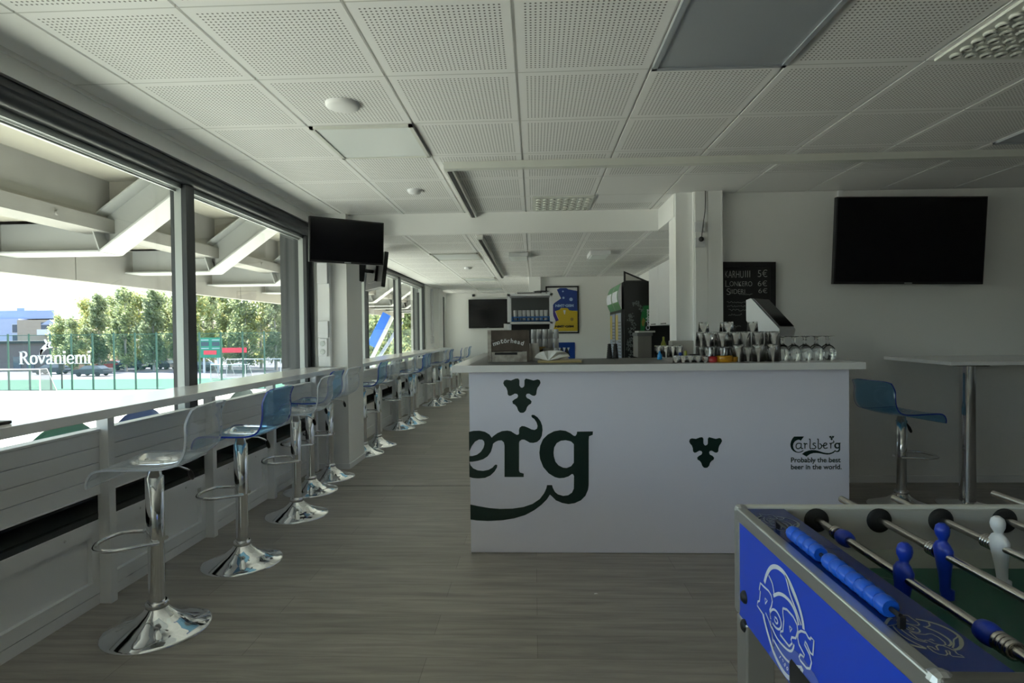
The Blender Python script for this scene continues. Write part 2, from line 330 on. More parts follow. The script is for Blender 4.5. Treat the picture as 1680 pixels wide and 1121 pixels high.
# ------------------------------------------------------------------ windows
WN = 0
def window(y0, y1, zt=2.275, last=False, first=False):
    global WN; WN += 1
    m = MB()
    m.box(-2.20,-2.165,y0,y1+.09,zt,zt+.145)                               # dark head band
    if zt > 2.25: m.tube([(-2.168,y0,zt+.04),(-2.168,y1+.092,zt+.04)], .04, 16)
    m.box(-2.26,-2.20,y0,y1,zt+.01,zt+.13)
    m.box(-2.20,-2.17,y1,y1+.09,.84,zt+.1)                             # dark mullion after the pane
    m.box(-2.29,-2.20,y1+.03,y1+.08,.84,zt)
    m.box(-2.31,-2.2,y0,y1+.09,.8,.84)
    m.box(-2.245,-2.20,y1-.002,y1+.075,.84,zt,1)                        # light beads
    m.box(-2.25,-2.20,y0,y1,zt-.03,zt+.01,1).box(-2.248,-2.235,y0,y1,zt-.045,zt-.034,1)
    m.box(-2.25,-2.21,y0,y1,.84,.86,1)
    w = struct(m, 'window_%d'%WN, [M['frame'], M['zinc']])
    MB().box(-2.275,-2.269,y0,y1+.03,.84,zt+.02).build('pane', M['glass'], w)
    return w
for a,b in ((-4.9,-2.42),(-2.33,-.42),(-.33,1.58),(1.67,3.58),(3.67,5.50)): window(a,b)
for a,b in ((6.14,7.50),(7.59,9.40),(9.49,11.36),(13.15,13.95)): window(a,b, 2.245)
struct(MB().box(-2.46,-2.14,5.585,5.61,.84,2.4), 'trim_4', M['frame']); struct(MB().box(-2.40,-2.17,11.48,11.52,.84,2.37).box(-2.2,-2.15,6.13,11.52,2.37,2.4), 'trim_5', M['frame'])
# ------------------------------------------------------------------ window bars (shelf, posts, boarding)
def bar_counter(label, y0, y1, posts, dx=0, X1=-1.85):
    t = thing('window_counter', label, 'counter')
    MB().box(-2.2,X1,y0,y1,.968,1.008).build('shelf_top', M['top'], t, bevel=.003)
    for p in posts: MB().box(-2.165+dx,-2.105+dx,p-.0225,p+.0225,0,.968).build('post', M['white'], t, bevel=.002)
    for a,b in zip(posts[:-1], posts[1:]):
        m = MB(); a += .0225; b -= .0225
        for k in range(4): m.box(-2.172+dx,-2.15+dx,a,b,.555+k*.076,.555+k*.076+.0725)
        m.box(-2.165+dx,-2.16+dx,a,b,.555,.85).box(-2.2,-2.145+dx,a,b,.857,.868).box(-2.176+dx,-2.146+dx,a,b,.548,.555)
        m.build('slat_panel', M['white'], t, bevel=.0015)
    for p in posts[6:-1]:
        MB().box(-2.12,-1.9,p+.28,p+.32,.958,.968).build('shelf_bracket', M['silver'], t)
    return t
bar_counter('long white bar shelf on posts under the nearest windows', -4.99, 5.61, PN)
bar_counter('white bar shelf on posts beyond the white pillar', 6.14, 13.0, PF, .03, -1.84)
# ================================================================== CEILING FITTINGS
def panel_light(x, y, label, z=2.5, m='lamp', sx=.6, sy=.6, g='square ceiling light panels'):
    t = thing('ceiling_light', label, 'ceiling light', (x+sx/2,y+sy/2,z), group=g)
    a,b = sx/2-.006, sy/2-.006
    f = MB()
    for q in ((-a,a,-b,-b+.022),(-a,a,b-.022,b),(-a,-a+.022,-b,b),(a-.022,a,-b,b)): f.box(*q,-.014,0)
    f.build('frame', M['alu'] if m=='lamp' else M['lampgrey'], t); MB().box(-a+.02,a-.02,-b+.02,b-.02,-.008,-.001).build('diffuser', M[m], t)
panel_light(-1.267,3.26, 'pale square ceiling light panel above the bar stools, nearest the windows')
panel_light(.533,2.06, 'large dark grey satin ceiling panel above the bar counter', m='lampgrey')
panel_light(2.933,3.26, 'small dark blue grey ceiling panel near the wall television', m='lampgrey')
panel_light(-1.267,7.05, 'first pale ceiling light panel beyond the white beam', 2.294)
panel_light(-1.267,10.2, 'second pale ceiling light panel beyond the white beam, over the far stools', 2.294)
panel_light(-1.267,12.5, 'last pale ceiling light panel, nearest the far wall', 2.294)
def vent(label, x, y, nx, ny):
    t = thing('ceiling_vent', label, 'vent', (x,y,2.5))
    MB().box(-.27,.27,-.28,.28,-.012,0).build('plate', M['alu'], t, bevel=.003)
    for i in range(nx):
        m = MB()
        for j in range(ny):
            cx, cy = (i-(nx-1)/2)*.5/nx, (j-(ny-1)/2)*.5/ny; r = .022
            m.lathe([(r,0),(r+.003,-.004),(r-.003,-.014),(r-.006,-.006)], 14, (cx,cy,-.012), 0, cap=False)
            m.lathe([(.0001,-.003),(r-.004,-.003)], 14, (cx,cy,-.012), 1, cap=False)
        m.build('nozzle_row', [M['alu'], M['black']], t)
vent('ceiling vent with rows of round nozzles at the top right corner', 2.033,2.36, 8,8)
vent('ceiling vent of round nozzles just before the white beam', .27,5.35, 8,5)
sp = solo(MB().lathe([(.086,0),(.084,-.012),(.075,-.018),(.05,-.024),(.001,-.026)], 32, (0,0,0)), 'ceiling_speaker', M['plain'], 'round white ceiling speaker beside the pale light panel', 'speaker', loc=(-.968,2.965,2.5))
solo(MB().lathe([(.06,0),(.058,-.01),(.045,-.028),(.001,-.032)], 24), 'smoke_detector', M['whitepl'], 'small round smoke detector on the ceiling near the white beam', 'smoke detector', loc=(-.969,4.765,2.5))
solo(MB().lathe([(.06,0),(.058,-.01),(.045,-.028),(.001,-.032)], 24), 'smoke_detector', M['whitepl'], 'small round smoke detector beyond the white beam', 'smoke detector', loc=(-.969,8.6,2.294))
m = MB().box(-.61,14.9,4.0,4.06,2.452,2.5).box(-.61,-.55,4.06,5.70,2.452,2.5).box(-.595,-.565,4.075,5.69,2.448,2.452,1)
solo(m, 'ceiling_track', [M['alu'], M['black']], 'white folding-wall track turning a corner on the ceiling', 'track')
m = MB().box(-.56,-.50,5.78,9.9,2.25,2.294).box(-.545,-.515,5.8,9.88,2.246,2.25,1)
solo(m, 'ceiling_track', [M['alu'], M['black']], 'straight white ceiling track beyond the white beam', 'track')
for x,y,l in ((-.18,7.28,'boxy white ceiling lamp beyond the beam, nearer the windows'),(.80,7.22,'boxy white ceiling lamp beyond the beam, nearer the fridge')):
    t = thing('ceiling_lamp', l, 'ceiling lamp', (x,y,2.294)); MB().box(-.12,.12,-.22,.22,-.05,0).build('housing', M['whitepl'], t, bevel=.006); MB().box(-.1,.1,-.2,.2,-.056,-.05).build('diffuser', M['lamp'], t)
# ================================================================== WALL FITTINGS
def socket(mb, x, y, z, s=1, mi=0):
    mb.box(x-.04,x+.04,y-.012,y,z-.04*s,z+.04*s,mi)
t = thing('cable_duct', 'white vertical cable duct with sockets on the white pillar', 'cable duct', (-2.03,5.61,1.012))
MB().box(-.06,.06,-.05,0,0,.98).build('duct', M['white'], t, bevel=.004)
for z0,z1 in ((.28,.44),(.8,1.0)): MB().box(-.05,.05,-.08,-.05,z0,z1).build('switch_box', M['whitepl'], t, bevel=.004)
m = MB().box(-.05,.035,-.075,-.05,.1,.27)
for z in (.145,.225): m.lathe([(.026,0),(.024,-.002),(.022,.004)], 18, mi=1, M4=Matrix.Translation((-.008,-.076,z))@Matrix.Rotation(PI/2,4,'X'))
m.build('socket', [M['whitepl'], M['zinc']], t)
t = thing('wall_socket', 'white wall socket with black plug and hanging cable on right pillar', 'socket', (1.40,5.0,2.07))
MB().box(-.035,.045,-.02,0,-.045,.035).build('plate', M['whitepl'], t, bevel=.003)
MB().box(-.04,.05,-.03,0,.08,.17).build('cover_box', M['whitepl'], t, bevel=.006)
MB().sphere((.012,-.032,.02), .022, n=12).build('plug', M['black'], t)
MB().tube(catmull([(.012,-.04,.03),(.03,-.03,.15),(.05,-.02,.28),(.055,-.01,.43)], closed=False), .0035, 6).build('cable', M['black'], t)
t = thing('wall_socket', 'small white wall socket box beyond the last window', 'socket', (-2.12,12.1,1.2))
MB().box(-.03,.03,-.03,.03,-.08,.07).build('plate', M['whitepl'], t, bevel=.003); MB().box(-.02,.02,-.032,.032,.1,1.05).build('conduit', M['whitepl'], t)
t = thing('motion_sensor', 'small white sensor box at the top corner of the last window', 'sensor', (-2.22,11.44,2.2)); MB().box(-.05,.0,-.05,0,-.07,.05).build('housing', M['whitepl'], t, bevel=.004); MB().box(-.04,-.01,-.055,-.05,-.05,.02).build('lens', M['zinc'], t)
solo(MB().box(-.03,.03,-.05,0,-.025,.025), 'wall_camera', M['black'], 'tiny black camera above the far television', 'camera', loc=(-1.47,14.2,2.24))
solo(MB().box(-.02,.02,-.02,0,-.06,.14), 'cable_sleeve', M['white'], 'short white cable sleeve above the large wall television', 'cable sleeve', loc=(2.62,5.1,2.36))
# ------------------------------------------------------------------ televisions
def tv(label, p, q, z0, z1, tilt=0, arm=None, back=.045, roll=0, logo=True):
    """p, q: the two ends of the screen seen from its front (left, right)"""
    p, q = Vector(p), Vector(q); w = (q-p).length; h = z1-z0; c = (p+q)/2
    rz = math.atan2(q.y-p.y, q.x-p.x)
    t = thing('television', label, 'television', (c.x,c.y,(z0+z1)/2), rz); t.rotation_euler = (tilt, roll, rz)
    MB().box(-w/2,w/2,0,back,-h/2,h/2).build('housing', M['black'], t, bevel=.004)
    MB().box(-w/2+.012,w/2-.012,-.003,.001,-h/2+.02,h/2-.012).build('screen', M['screen'], t)
    if logo: MB().box(-.03,.03,-.004,0,-h/2+.004,-h/2+.013).build('badge', M['zinc'], t)
    m = MB().box(-.15,.15,back,back+.03,-.12,.12)
    if arm: 
        a = Matrix.LocRotScale(t.location, t.rotation_euler, None).inverted()@Vector(arm); m.bar((0,back+.02,0), a, .05, .04).box(a.x-.05,a.x+.05,a.y-.05,a.y+.05,a.z-.12,a.z+.12)
    m.build('wall_mount', M['black'], t)
    return t
tv('large black television on the right wall above the high table', (2.512,4.96,0), (3.728,4.96,0), 1.688, 2.408, math.radians(3), (3.1,5.09,2.05), roll=math.radians(.9))
tv('black television angled out from the white pillar, facing the camera', (-2.02,5.2,0), (-1.445,5.60,0), 1.985, 2.395, math.radians(4), (-1.85,5.62,2.2))
tv('television behind the white pillar showing its back and edge', (-1.60,6.32,0), (-1.95,6.92,0), 1.83, 2.22, math.radians(7), (-1.84,6.1,2.0))
tv('black television on the far wall at the end of the room', (-1.59,14.12,0), (-.645,14.12,0), 1.44, 2.14)
# ================================================================== OUTSIDE THE WINDOWS
GZ = -4.0
struct(MB().box(-160,40,-30,57,GZ-.3,GZ), 'ground', M['grass'])
struct(MB().box(-160,40,57,72,GZ-.3,GZ-.01), 'ground_2', M['turf2'])
struct(MB().box(-160,60,72,140,GZ-.3,GZ-.02), 'road', M['road'])
struct(MB().box(-3.15,-2.45,-6,24,-.08,.12), 'slab', M['concrete'])
# grandstand over the terrace: stepped concrete, fascia, bent steel frames
m = MB().box(-5.35,-2.45,-8,30,3.27,3.5).box(-5.5,-5.3,-8,30,2.78,3.5).box(-5.56,-5.22,-8,30,2.62,2.78).box(-6.75,-5.4,-8,30,2.75,2.85)
m.box(-2.47,-2.45,-8,30,2.62,3.3)
for k in range(12):
    y = -1.2+2.4*k*1.0
for k in (-2,0,1,2,3,4,5,6,7,8,9):
    y = 7.1+2.4*k
    m.prism([(-5.31,2.7),(-5.31,3.28),(-4.58,3.28)], lambda a,b:(a,y+.03,b), lambda a,b:(a,y+.3,b))
struct(m, 'roof_2', [M['soffit']])
m = MB().box(-5.54,-5.299,-8,30,2.79,3.262).box(-5.58,-5.21,-8,30,2.61,2.775)
for k in range(-2,10):
    y = 7.1+2.4*k
    m.box(-6.86,-6.7,y-1.19,y+1.19,2.16,2.74)
    m.lathe([(.03,0),(.025,.02)], 10, M4=Matrix.Translation((-5.21,y-.9,2.69))@Matrix.Rotation(PI/2,4,'Y'))
struct(m, 'beam_2', M['concrete'])
def frame_beam(y):
    m = MB(); xk = -5.28; zk = 2.38; H = .37; x2, z2 = -2.55, 4.35
    m.box(-6.68,xk,y-.01,y+.01,zk,zk+H)                                                   # level part: web and flanges
    m.box(-6.68,xk,y-.2,y+.2,zk-.02,zk).box(-6.68,xk-.12,y-.2,y+.2,zk+H,zk+H+.02)
    d = Vector((x2-xk,0,z2-zk)).normalized(); n = Vector((-d.z,0,d.x))*H
    p = Vector((xk,y,zk)); q = Vector((x2,y,z2)); up = Vector((xk-.12,y,zk+H))
    off = Vector((0,.01,0))
    V = [p-off,q-off,q+n-off,up-off,p+off,q+off,q+n+off,up+off]
    m.add(V, [(0,1,2,3),(7,6,5,4),(0,4,5,1),(1,5,6,2),(2,6,7,3),(3,7,4,0)])
    m.bar(p-d*.0, q, .4, .022, 0, up=(0,1,0)) if False else None
    f = Vector((0,.2,0)); t = n.normalized()*.02
    for a,b,s in ((p,q,-1),(up,q+n,1)):
        V = [a-f,b-f,b+f,a+f,a-f+t*s,b-f+t*s,b+f+t*s,a+f+t*s]; m.add(V, [(0,1,2,3),(7,6,5,4),(0,4,5,1),(1,5,6,2),(2,6,7,3),(3,7,4,0)])
    V = [p-f,up-f,up+f,p+f]; m.add(V+[v+Vector((.015,0,0)) for v in V], [(0,1,2,3),(7,6,5,4),(0,4,5,1),(1,5,6,2),(2,6,7,3),(3,7,4,0)])
    struct(m, 'beam_3', M['beam'])
for k in (-3,-2,0,1,2,3,4,5,6,7,8,9): frame_beam(7.1+2.4*k)
t = thing('strip_light', 'long white strip lamp under the grandstand outside the first window', 'strip light', (-4.6,3.4,3.27))
MB().box(-.06,.06,-2.6,2.6,-.05,0).build('housing', M['whitepl'], t, bevel=.01); MB().box(-.05,.05,-2.55,2.55,-.075,-.05).build('diffuser', M['lamp'], t, bevel=.01)
# seats outside, their shells just over the boarding
def stadium_seat(y, m, label):
    t = thing('stadium_seat', label, 'seat', (-2.85,y,.12), group='plastic seats outside the windows')
    rings = []
    prof = [(-.22,.36),(-.1,.345),(.05,.36),(.10,.44),(.13,.56),(.155,.66),(.165,.71)]; half = [.2,.23,.24,.245,.24,.225,.15]
    V, F = [], []
    for (x,z),hw in zip(prof, half):
        for j in range(9):
            s = j/4-1; V.append(Vector((x-.03*s*s*(z>.4), s*hw, z-.03*s*s*(z>.6)+.02*s*s*(z<.4))))
    nn = len(V); V += [v+Vector((.02,0,-.012)) for v in V]
    for i in range(len(prof)-1):
        for j in range(8):
            a = i*9+j; F += [(a,a+1,a+10,a+9),(nn+a+9,nn+a+10,nn+a+1,nn+a)]
    mb = MB().add(V,F,0,True)
    mb.build('seat_shell', m, t, bevel=0)
    MB().box(-.03,.07,-.03,.03,0,.36).box(-.08,.1,-.12,.12,.32,.345).build('pedestal', M['beam'], t)
for px,m,l in ((95,'seatg','rounded top of a green plastic seat outside, left of the nearest post'),(222,'seatb','rounded top of a blue plastic seat outside, right of the nearest post'),(392,'seatc','rounded top of a pale green plastic seat outside under the second window')):
    stadium_seat(at(px, 690, X=-2.75).y, M[m], l)
# ------------------------------------------------------------------ pitch: fence, sign, goals
t = thing('sports_fence', 'tall green mesh fence with posts across the far side of the pitch', 'fence', (0,57,GZ))
x0 = at(15,640,Y=57).x
for k in range(-2,22):
    MB().box(x0+k*2.2-.07,x0+k*2.2+.07,-.05,.05,0,5.75).build('post', M['fence'], t)
m = MB()
for z in (.05,5.6): m.box(x0-5,x0+47,-.025,.025,z-.03,z+.03)
m.build('rail', M['fence'], t)
m = MB()
for k in range(-2,21):
    x = x0+k*2.2
    m.add([(x+.06,0,.05),(x+2.14,0,.05),(x+2.14,0,5.6),(x+.06,0,5.6)], [(0,1,2,3)])
m.build('wire_mesh', M['mesh'], t)
# town lettering with a leaping reindeer, standing in front of the fence
def serif(ch):
    B, T = .15, .05          # bold stem, thin serif
    S = lambda x,y0,y1,w=B: [[(x-w/2,y0),(x+w/2,y0),(x+w/2,y1),(x-w/2,y1)]]
    H = lambda x0,x1,y,w=T: [[(x0,y-w/2),(x1,y-w/2),(x1,y+w/2),(x0,y+w/2)]]
    R = []
    if ch == 'R':
        R = S(.2,0,1.4)+H(.0,.42,.04)+H(0,.5,1.36); st = [([(.2,1.36),(.55,1.37),(.78,1.22),(.78,.95),(.58,.78),(.25,.74)],.15),([(.5,.76),(.75,.35),(1.02,.03),(1.15,.03)],.17)]; w = 1.18
    elif ch == 'o': st = [([(.45,.96),(.17,.8),(.12,.5),(.17,.2),(.45,.04),(.73,.2),(.78,.5),(.73,.8),(.45,.96)],.17)]; w = .9
    elif ch == 'v': st = [([(.12,.96),(.47,.05)],.2),([(.47,.05),(.8,.96)],.12)]; R = H(-.02,.35,.96)+H(.62,.95,.96); w = .93
    elif ch == 'a': st = [([(.12,.78),(.3,.96),(.55,.92),(.6,.65),(.6,.2),(.7,.05),(.85,.08)],.18),([(.6,.58),(.3,.5),(.12,.28),(.2,.06),(.4,.06),(.6,.25)],.15)]; w = .88
    elif ch == 'n': st = [([(.25,.7),(.45,.93),(.68,.9),(.78,.65),(.78,.04)],.18)]; R = S(.22,0,.96)+H(.02,.42,.04)+H(.6,.98,.04)+H(.02,.25,.93); w = 1.0
    elif ch == 'i': st = []; R = [[(.12,1.2),(.32,1.2),(.32,1.4),(.12,1.4)]]+S(.22,0,.96)+H(.02,.42,.04)+H(.02,.25,.93); w = .46
    elif ch == 'e': st = [([(.14,.5),(.74,.55),(.72,.8),(.48,.96),(.2,.82),(.12,.5),(.2,.2),(.48,.04),(.8,.2)],.15)]; w = .9
    elif ch == 'm': st = [([(.25,.7),(.45,.93),(.64,.9),(.72,.65),(.72,.04)],.18),([(.75,.7),(.95,.93),(1.14,.9),(1.22,.65),(1.22,.04)],.18)]; R = S(.22,0,.96)+H(.02,.42,.04)+H(.54,.9,.04)+H(1.04,1.42,.04)+H(.02,.25,.93); w = 1.44
    return R, st, w
A = at(32,598,Y=56.6); B = at(150,598,Y=56.6)
tot = sum(serif(c)[2] for c in 'Rovaniemi'); k = (B.x-A.x)/tot
t = thing('town_sign', 'white serif town-name letters with a leaping reindeer in front of fence', 'sign', (A.x,56.6,A.z))
x = 0
for ch in 'Rovaniemi':
    R, st, w = serif(ch); mb = MB(); kz = k*1.0
    for p in R:
        mb.prism([(x*k+a*k, b*kz) for a,b in p], lambda a,b:(a,-.06,b), lambda a,b:(a,.06,b))
    for p,ww in st:
        V, F = ribbon(p, ww*.72); n = len(V)
        mb.add([(x*k+v.x*k, -.06, v.y*kz) for v in V]+[(x*k+v.x*k, .06, v.y*kz) for v in V], F+[[i+n for i in f][::-1] for f in F])
    mb.build('letter', M['goal'], t); x += w
mb = MB()
ox = A.x
def rp(px,py): q = at(px,py,Y=56.6); return (q.x-A.x, q.z-A.z)
for pts,w in (([(66.5,584),(68.5,577),(73,571),(79,567)],(.18,.5)),([(70,573),(68,578),(67,583)],(.35,.12)),([(77,568),(82,570),(86,569.5)],(.25,.08)),([(79,567),(81.5,563),(83,561)],(.3,.1)),([(80,565),(76,562),(73.5,557)],(.2,.1))):
    V, F = ribbon([rp(*p) for p in pts], w); n = len(V)
    mb.add([(v.x,-.06,v.y) for v in V]+[(v.x,.06,v.y) for v in V], F+[[i+n for i in f][::-1] for f in F])
mb.build('reindeer', M['goal'], t)
mb = MB()
mb.box(0,tot*k,.07,.11,.18*k,.18*k+.04).box(0,tot*k,.07,.11,.5*k,.5*k+.04)
for q in (0, .5, 1): mb.box(tot*k*q-.03,tot*k*q+.03,.07,.34,.18*k,.5*k)
mb.build('support_rail', M['fence'], t)
def goal(label, px, base, Y=None, w=7.3, flip=1, h=2.44):
    p = at(px, base, Z=GZ)
    t = thing('football_goal', label, 'goal', (p.x,p.y,GZ)); r = .06; W = -w*flip
    m = MB().tube([(0,0,0),(0,0,h),(W,0,h),(W,0,0)], r, 8)
    for x in (0,W): m.tube([(x,0,h),(x+.0,.8,h),(x,2.0,.03),(x,0,.03)], .03, 6)
    m.tube([(0,2.0,.03),(W,2.0,.03)], .03, 6)
    m.build('goal_frame', M['goal'], t)
    MB().add([(0,.8,h),(W,.8,h),(W,2,0),(0,2,0)], [(0,1,2,3)]).add([(0,0,h),(W,0,h),(W,.8,h),(0,.8,h)], [(0,1,2,3)]).add([(0,0,0),(0,0,h),(0,.8,h),(0,2,0)], [(0,1,2,3)]).build('goal_net', M['net'], t)
goal('white football goal at the left, in front of the green fence', 66, 649)
goal('small white goal right of the scoreboard legs', 346, 625, w=4.2, flip=-1, h=1.9)
goal('long white goal behind the fence near the scoreboard', 372, 617, w=7.3, flip=-1, h=2.2)
goal('white goal at the right edge of the second window', 468, 609, w=6, flip=-1, h=2.4)
p = at(347, 612, Z=GZ)
t = thing('scoreboard', 'green scoreboard with red digits on two white legs', 'scoreboard', (p.x,p.y,GZ))
for s in (-1,1):
    MB().box(s*1.05-.12,s*1.05+.12,-.1,.1,0,2.4).build('leg', M['goal'], t)
zb = 2.2
MB().box(-1.6,1.6,-.15,.15,zb,zb+2.9).build('board_panel', M['score'], t)
for x in (-1.35,.25):
    MB().box(x,x+1.1,-.2,-.15,zb+1.7,zb+2.3).build('display', M['pane'], t)
MB().box(-1.0,.9,-.2,-.15,zb+.45,zb+1.05).build('display', M['digit'], t)
m = MB()
for x in (-1.35,.25): m.box(x,x+1.1,-.19,-.15,zb+2.5,zb+2.62).box(x,x+1.1,-.19,-.15,zb+1.3,zb+1.42)
m.build('team_strip', M['goal'], t)
solo(MB().box(-.05,.05,-.05,.05,0,2.6).box(-.25,.25,-.1,.1,2.0,2.9), 'floodlight_stub', M['rubber'], 'small dark post standing in the green strip by the fence', 'post', loc=tuple(at(102,638,Z=GZ)))
p = at(363, 575, Y=80)
t = thing('banner', 'small red lettered banner right of the scoreboard', 'banner', (p.x,80,GZ)); MB().box(0,3.6,-.03,.03,p.z-GZ-.35,p.z-GZ+.35).build('cloth', M['digit'], t)
for x in (.1,3.5): MB().box(x-.05,x+.05,.03,.1,0,p.z-GZ+.4).build('post', M['fence'], t)
# ------------------------------------------------------------------ cars
def car(label, px, base, paint, tall=0, rz=0, L=4.3):
    p = at(px, base, Z=GZ); t = thing('car', label, 'car', (p.x,p.y,GZ), rz)
    h = 1.42+tall; l = L/2
    body = [(-l,.3),(-l,.75),(-l+.25,.88),(-l+.9,.95),(l-.75,.98),(l-.1,.9),(l,.6),(l,.3)]
    MB().prism(body, lambda a,b:(a,-.85,b), lambda a,b:(a,.85,b)).build('body', M[paint], t, bevel=.06)
    cab = [(-l+.75,.95),(-l+1.5,h),(l-1.0,h),(l-.25,.97)]
    MB().prism(cab, lambda a,b:(a,-.72,b), lambda a,b:(a,.72,b)).build('cabin', M['carwin'], t, bevel=.05)
    MB().box(-l+1.5,l-1.0,-.7,.7,h-.02,h+.04).build('car_roof', M[paint], t, bevel=.03)
    for x in (-l+.8,l-.85):
        for y in (-.8,.8): MB().lathe([(.2,-.1),(.32,-.1),(.32,.1),(.2,.1)], 18, M4=Matrix.Translation((x,y,.32))@Matrix.Rotation(PI/2,4,'X')).build('wheel', M['rubber'], t)
car('dark hatchback parked just right of the town-name letters', 152, 617, 'car')
car('dark car parked behind the left goal', 86, 614, 'car', rz=.2)
car('red car parked behind the dark hatchback', 182, 606, 'red', rz=.1)
car('tall black off-roader with open trailer ramp side', 215, 607, 'car', tall=.5, L=4.8)
car('dark estate car right of the off-roader', 268, 606, 'car', rz=-.2)
car('pale-windowed dark car behind the scoreboard legs', 330, 609, 'car', rz=.15)
# ------------------------------------------------------------------ houses
def windows(b, m, xs, z0, z1, w, y, blue=None):
    for x in xs:
        f = MB().box(x-.1,x+w+.1,y-.08,y,z0-.1,z1+.1).build('window', M['goal'], b); MB().box(x,x+w,y-.12,y-.08,z0,z1).build('pane', M['pane'], f)
        if blue: MB().box(x+w+.3,x+w+1.6,y-.06,y,z0-.1,z1+.1).build('wall_panel', M['bluepanel'], b)
Yb = 112
q = lambda px,py: at(px,py,Y=Yb)
a,b_,c_,d_ = q(-60,545), q(30,523), q(108,523), q(75,508)
t = thing('apartment_building', 'beige and shaded white apartment block at the far left', 'building', (b_.x,Yb,GZ))
H = b_.z-GZ
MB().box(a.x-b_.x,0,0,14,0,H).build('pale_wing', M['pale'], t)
MB().box(.01,c_.x-b_.x,-.3,14,0,H-.3).build('beige_wing', M['brick'], t)
MB().box(a.x-b_.x,d_.x-b_.x,2,12,H,H+1.7).box(-3,-1.4,3,6,H+1.7,H+2.3).build('roof_storey', M['metalroof'], t)
z = q(20,541).z-GZ
windows(t, None, [q(8,0).x-b_.x], z-.6, z+1.0, 1.4, 0, True); z2 = q(20,558).z-GZ; windows(t, None, [q(8,0).x-b_.x], z2-.6, z2+1.0, 1.4, 0, True)
x0b, x1b = q(62,0).x-b_.x, q(103,0).x-b_.x
zb = q(80,549).z-GZ
m = MB().box(x0b,x1b,-2.0,-.3,zb-.2,zb).box(x0b,x1b,-2.0,-1.92,zb,zb+1.0); m.build('balcony', M['goal'], t)
MB().box(x0b-.6,x1b-.4,-.34,-.3,zb,zb+2.4).build('window_band', M['pane'], t)
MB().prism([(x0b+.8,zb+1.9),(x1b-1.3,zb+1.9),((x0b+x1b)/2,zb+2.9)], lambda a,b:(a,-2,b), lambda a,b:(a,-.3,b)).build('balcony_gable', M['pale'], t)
Yh = 92
q = lambda px,py: at(px,py,Y=Yh); a, c_ = q(-60,590), q(103,559)
t = thing('low_building', 'long low dark brown timber building behind the left goal', 'building', (a.x,Yh,GZ))
MB().box(0,c_.x-a.x,0,9,0,c_.z-GZ-.4).build('wall', M['hut'], t); MB().box(-.4,c_.x-a.x+.4,-.4,9.4,c_.z-GZ-.4,c_.z-GZ).build('roof', M['rubber'], t)
for px in (8,30,60): x = q(px,0).x-a.x; MB().box(x,x+1.3,-.06,0,.1,2.3).build('garage_door', M['pane'], t)
# ------------------------------------------------------------------ trees
def crown(rx, rz, n, seed, gap=.25):
    r = random.Random(seed); mb = MB(); cl = []
    for i in range(44):
        z = r.uniform(-.95,.95); a = r.uniform(0,2*PI); q = math.sqrt(1-z*z)*r.uniform(.3,1)*(1 if z<.2 else .8)
        cl.append(Vector((q*math.cos(a)*rx, q*math.sin(a)*rx, z*rz)))
    for i in range(n):
        c = cl[int(r.random()**.9*len(cl))]; p = c+Vector((r.gauss(0,.15*rx),r.gauss(0,.15*rx),r.gauss(0,.085*rz)))
        s = r.uniform(.1,.21); u = Vector((r.gauss(0,1),r.gauss(0,1),r.gauss(0,1))).normalized(); v = u.orthogonal().normalized(); w2 = u.cross(v)
        mb.add([p-v*s-w2*s*.5, p+v*s-w2*s*.5, p+v*s+w2*s*.5, p-v*s+w2*s*.5], [(0,1,2,3)], 0 if r.random()<.62 else (1 if r.random()<.75 else 2))
    return mb
CR = [crown(2.0,5.4,5200,s).mesh('crown', [M[x] for x in ms]) for s,ms in ((1,('leaf','leaf2','leaf3')),(2,('leaf2','leaf','leaf')),(3,('leaf','leaf3','leaf')),(4,('leaf2','leaf2','leaf')))]
TR = MB().tube([(0,0,0),(.05,0,4),(-.1,.1,8),(0,0,11)], [.2,.16,.1,.03], 8).tube([(0,0,4),(.8,.2,6.5)], [.08,.03], 6).tube([(0,0,5),(-.9,-.2,7.5)], [.08,.03], 6).mesh('trunk', M['bark'])
r = random.Random(11)
TREES = [(98,88,9.0,'small pale birch beside the beige apartment block'),(118,86,8.0,'low dark tree beside the apartment block'),(140,92,11.5,'loose airy birch right of the apartment block'),(163,90,11.8,'tall grey green birch above the dark hatchback'),(190,96,12.5,'yellowing birch, brightest in the row'),(206,88,12.6,'tallest birch left of the window post'),(230,92,12.2,'dense birch left of the window post'),
         (252,87,12.2,'light green birch beside the window post'),(274,93,12.8,'dark birch touching the window post'),(300,90,13,'birch mostly hidden behind the window post'),(325,88,14.5,'tall birch right behind the scoreboard'),(350,97,14,'dense tree above the scoreboard'),(376,90,13.6,'dark tree right of the scoreboard'),(402,86,13.3,'light birch above the white goals'),(428,93,13,'grey green birch near the window end'),(452,88,13,'yellowish tree near the window end'),(474,94,13,'tree at the right edge of the second window'),(498,88,12.5,'tree seen behind the angled television'),
         (560,80,12,'tree hidden mostly by the white pillar'),(590,78,12.5,'tree in the first window beyond the pillar'),(612,72,12,'bushy tree left of the blue steel strut'),(628,66,11,'tree behind the blue steel strut'),(645,62,10.5,'tree right of the blue steel strut'),(662,60,11,'tree in the last window, left side'),(680,58,10.5,'tree in the last window, right side')]
for i,(px,Y,h,l) in enumerate(TREES):
    p = at(px, 560, Y=Y); s = h/12.0
    t = thing('birch_tree', l, 'tree', (p.x,Y,GZ), r.uniform(0,6), 'trees beyond the pitch'); t.scale = (s*1.05,s*1.05,s)
    for nm, me, z in (('trunk',TR,0),('crown',CR[i%4],6.6)):
        o = bpy.data.objects.new(nm, me); C.objects.link(o); o.parent = t; o.location.z = z
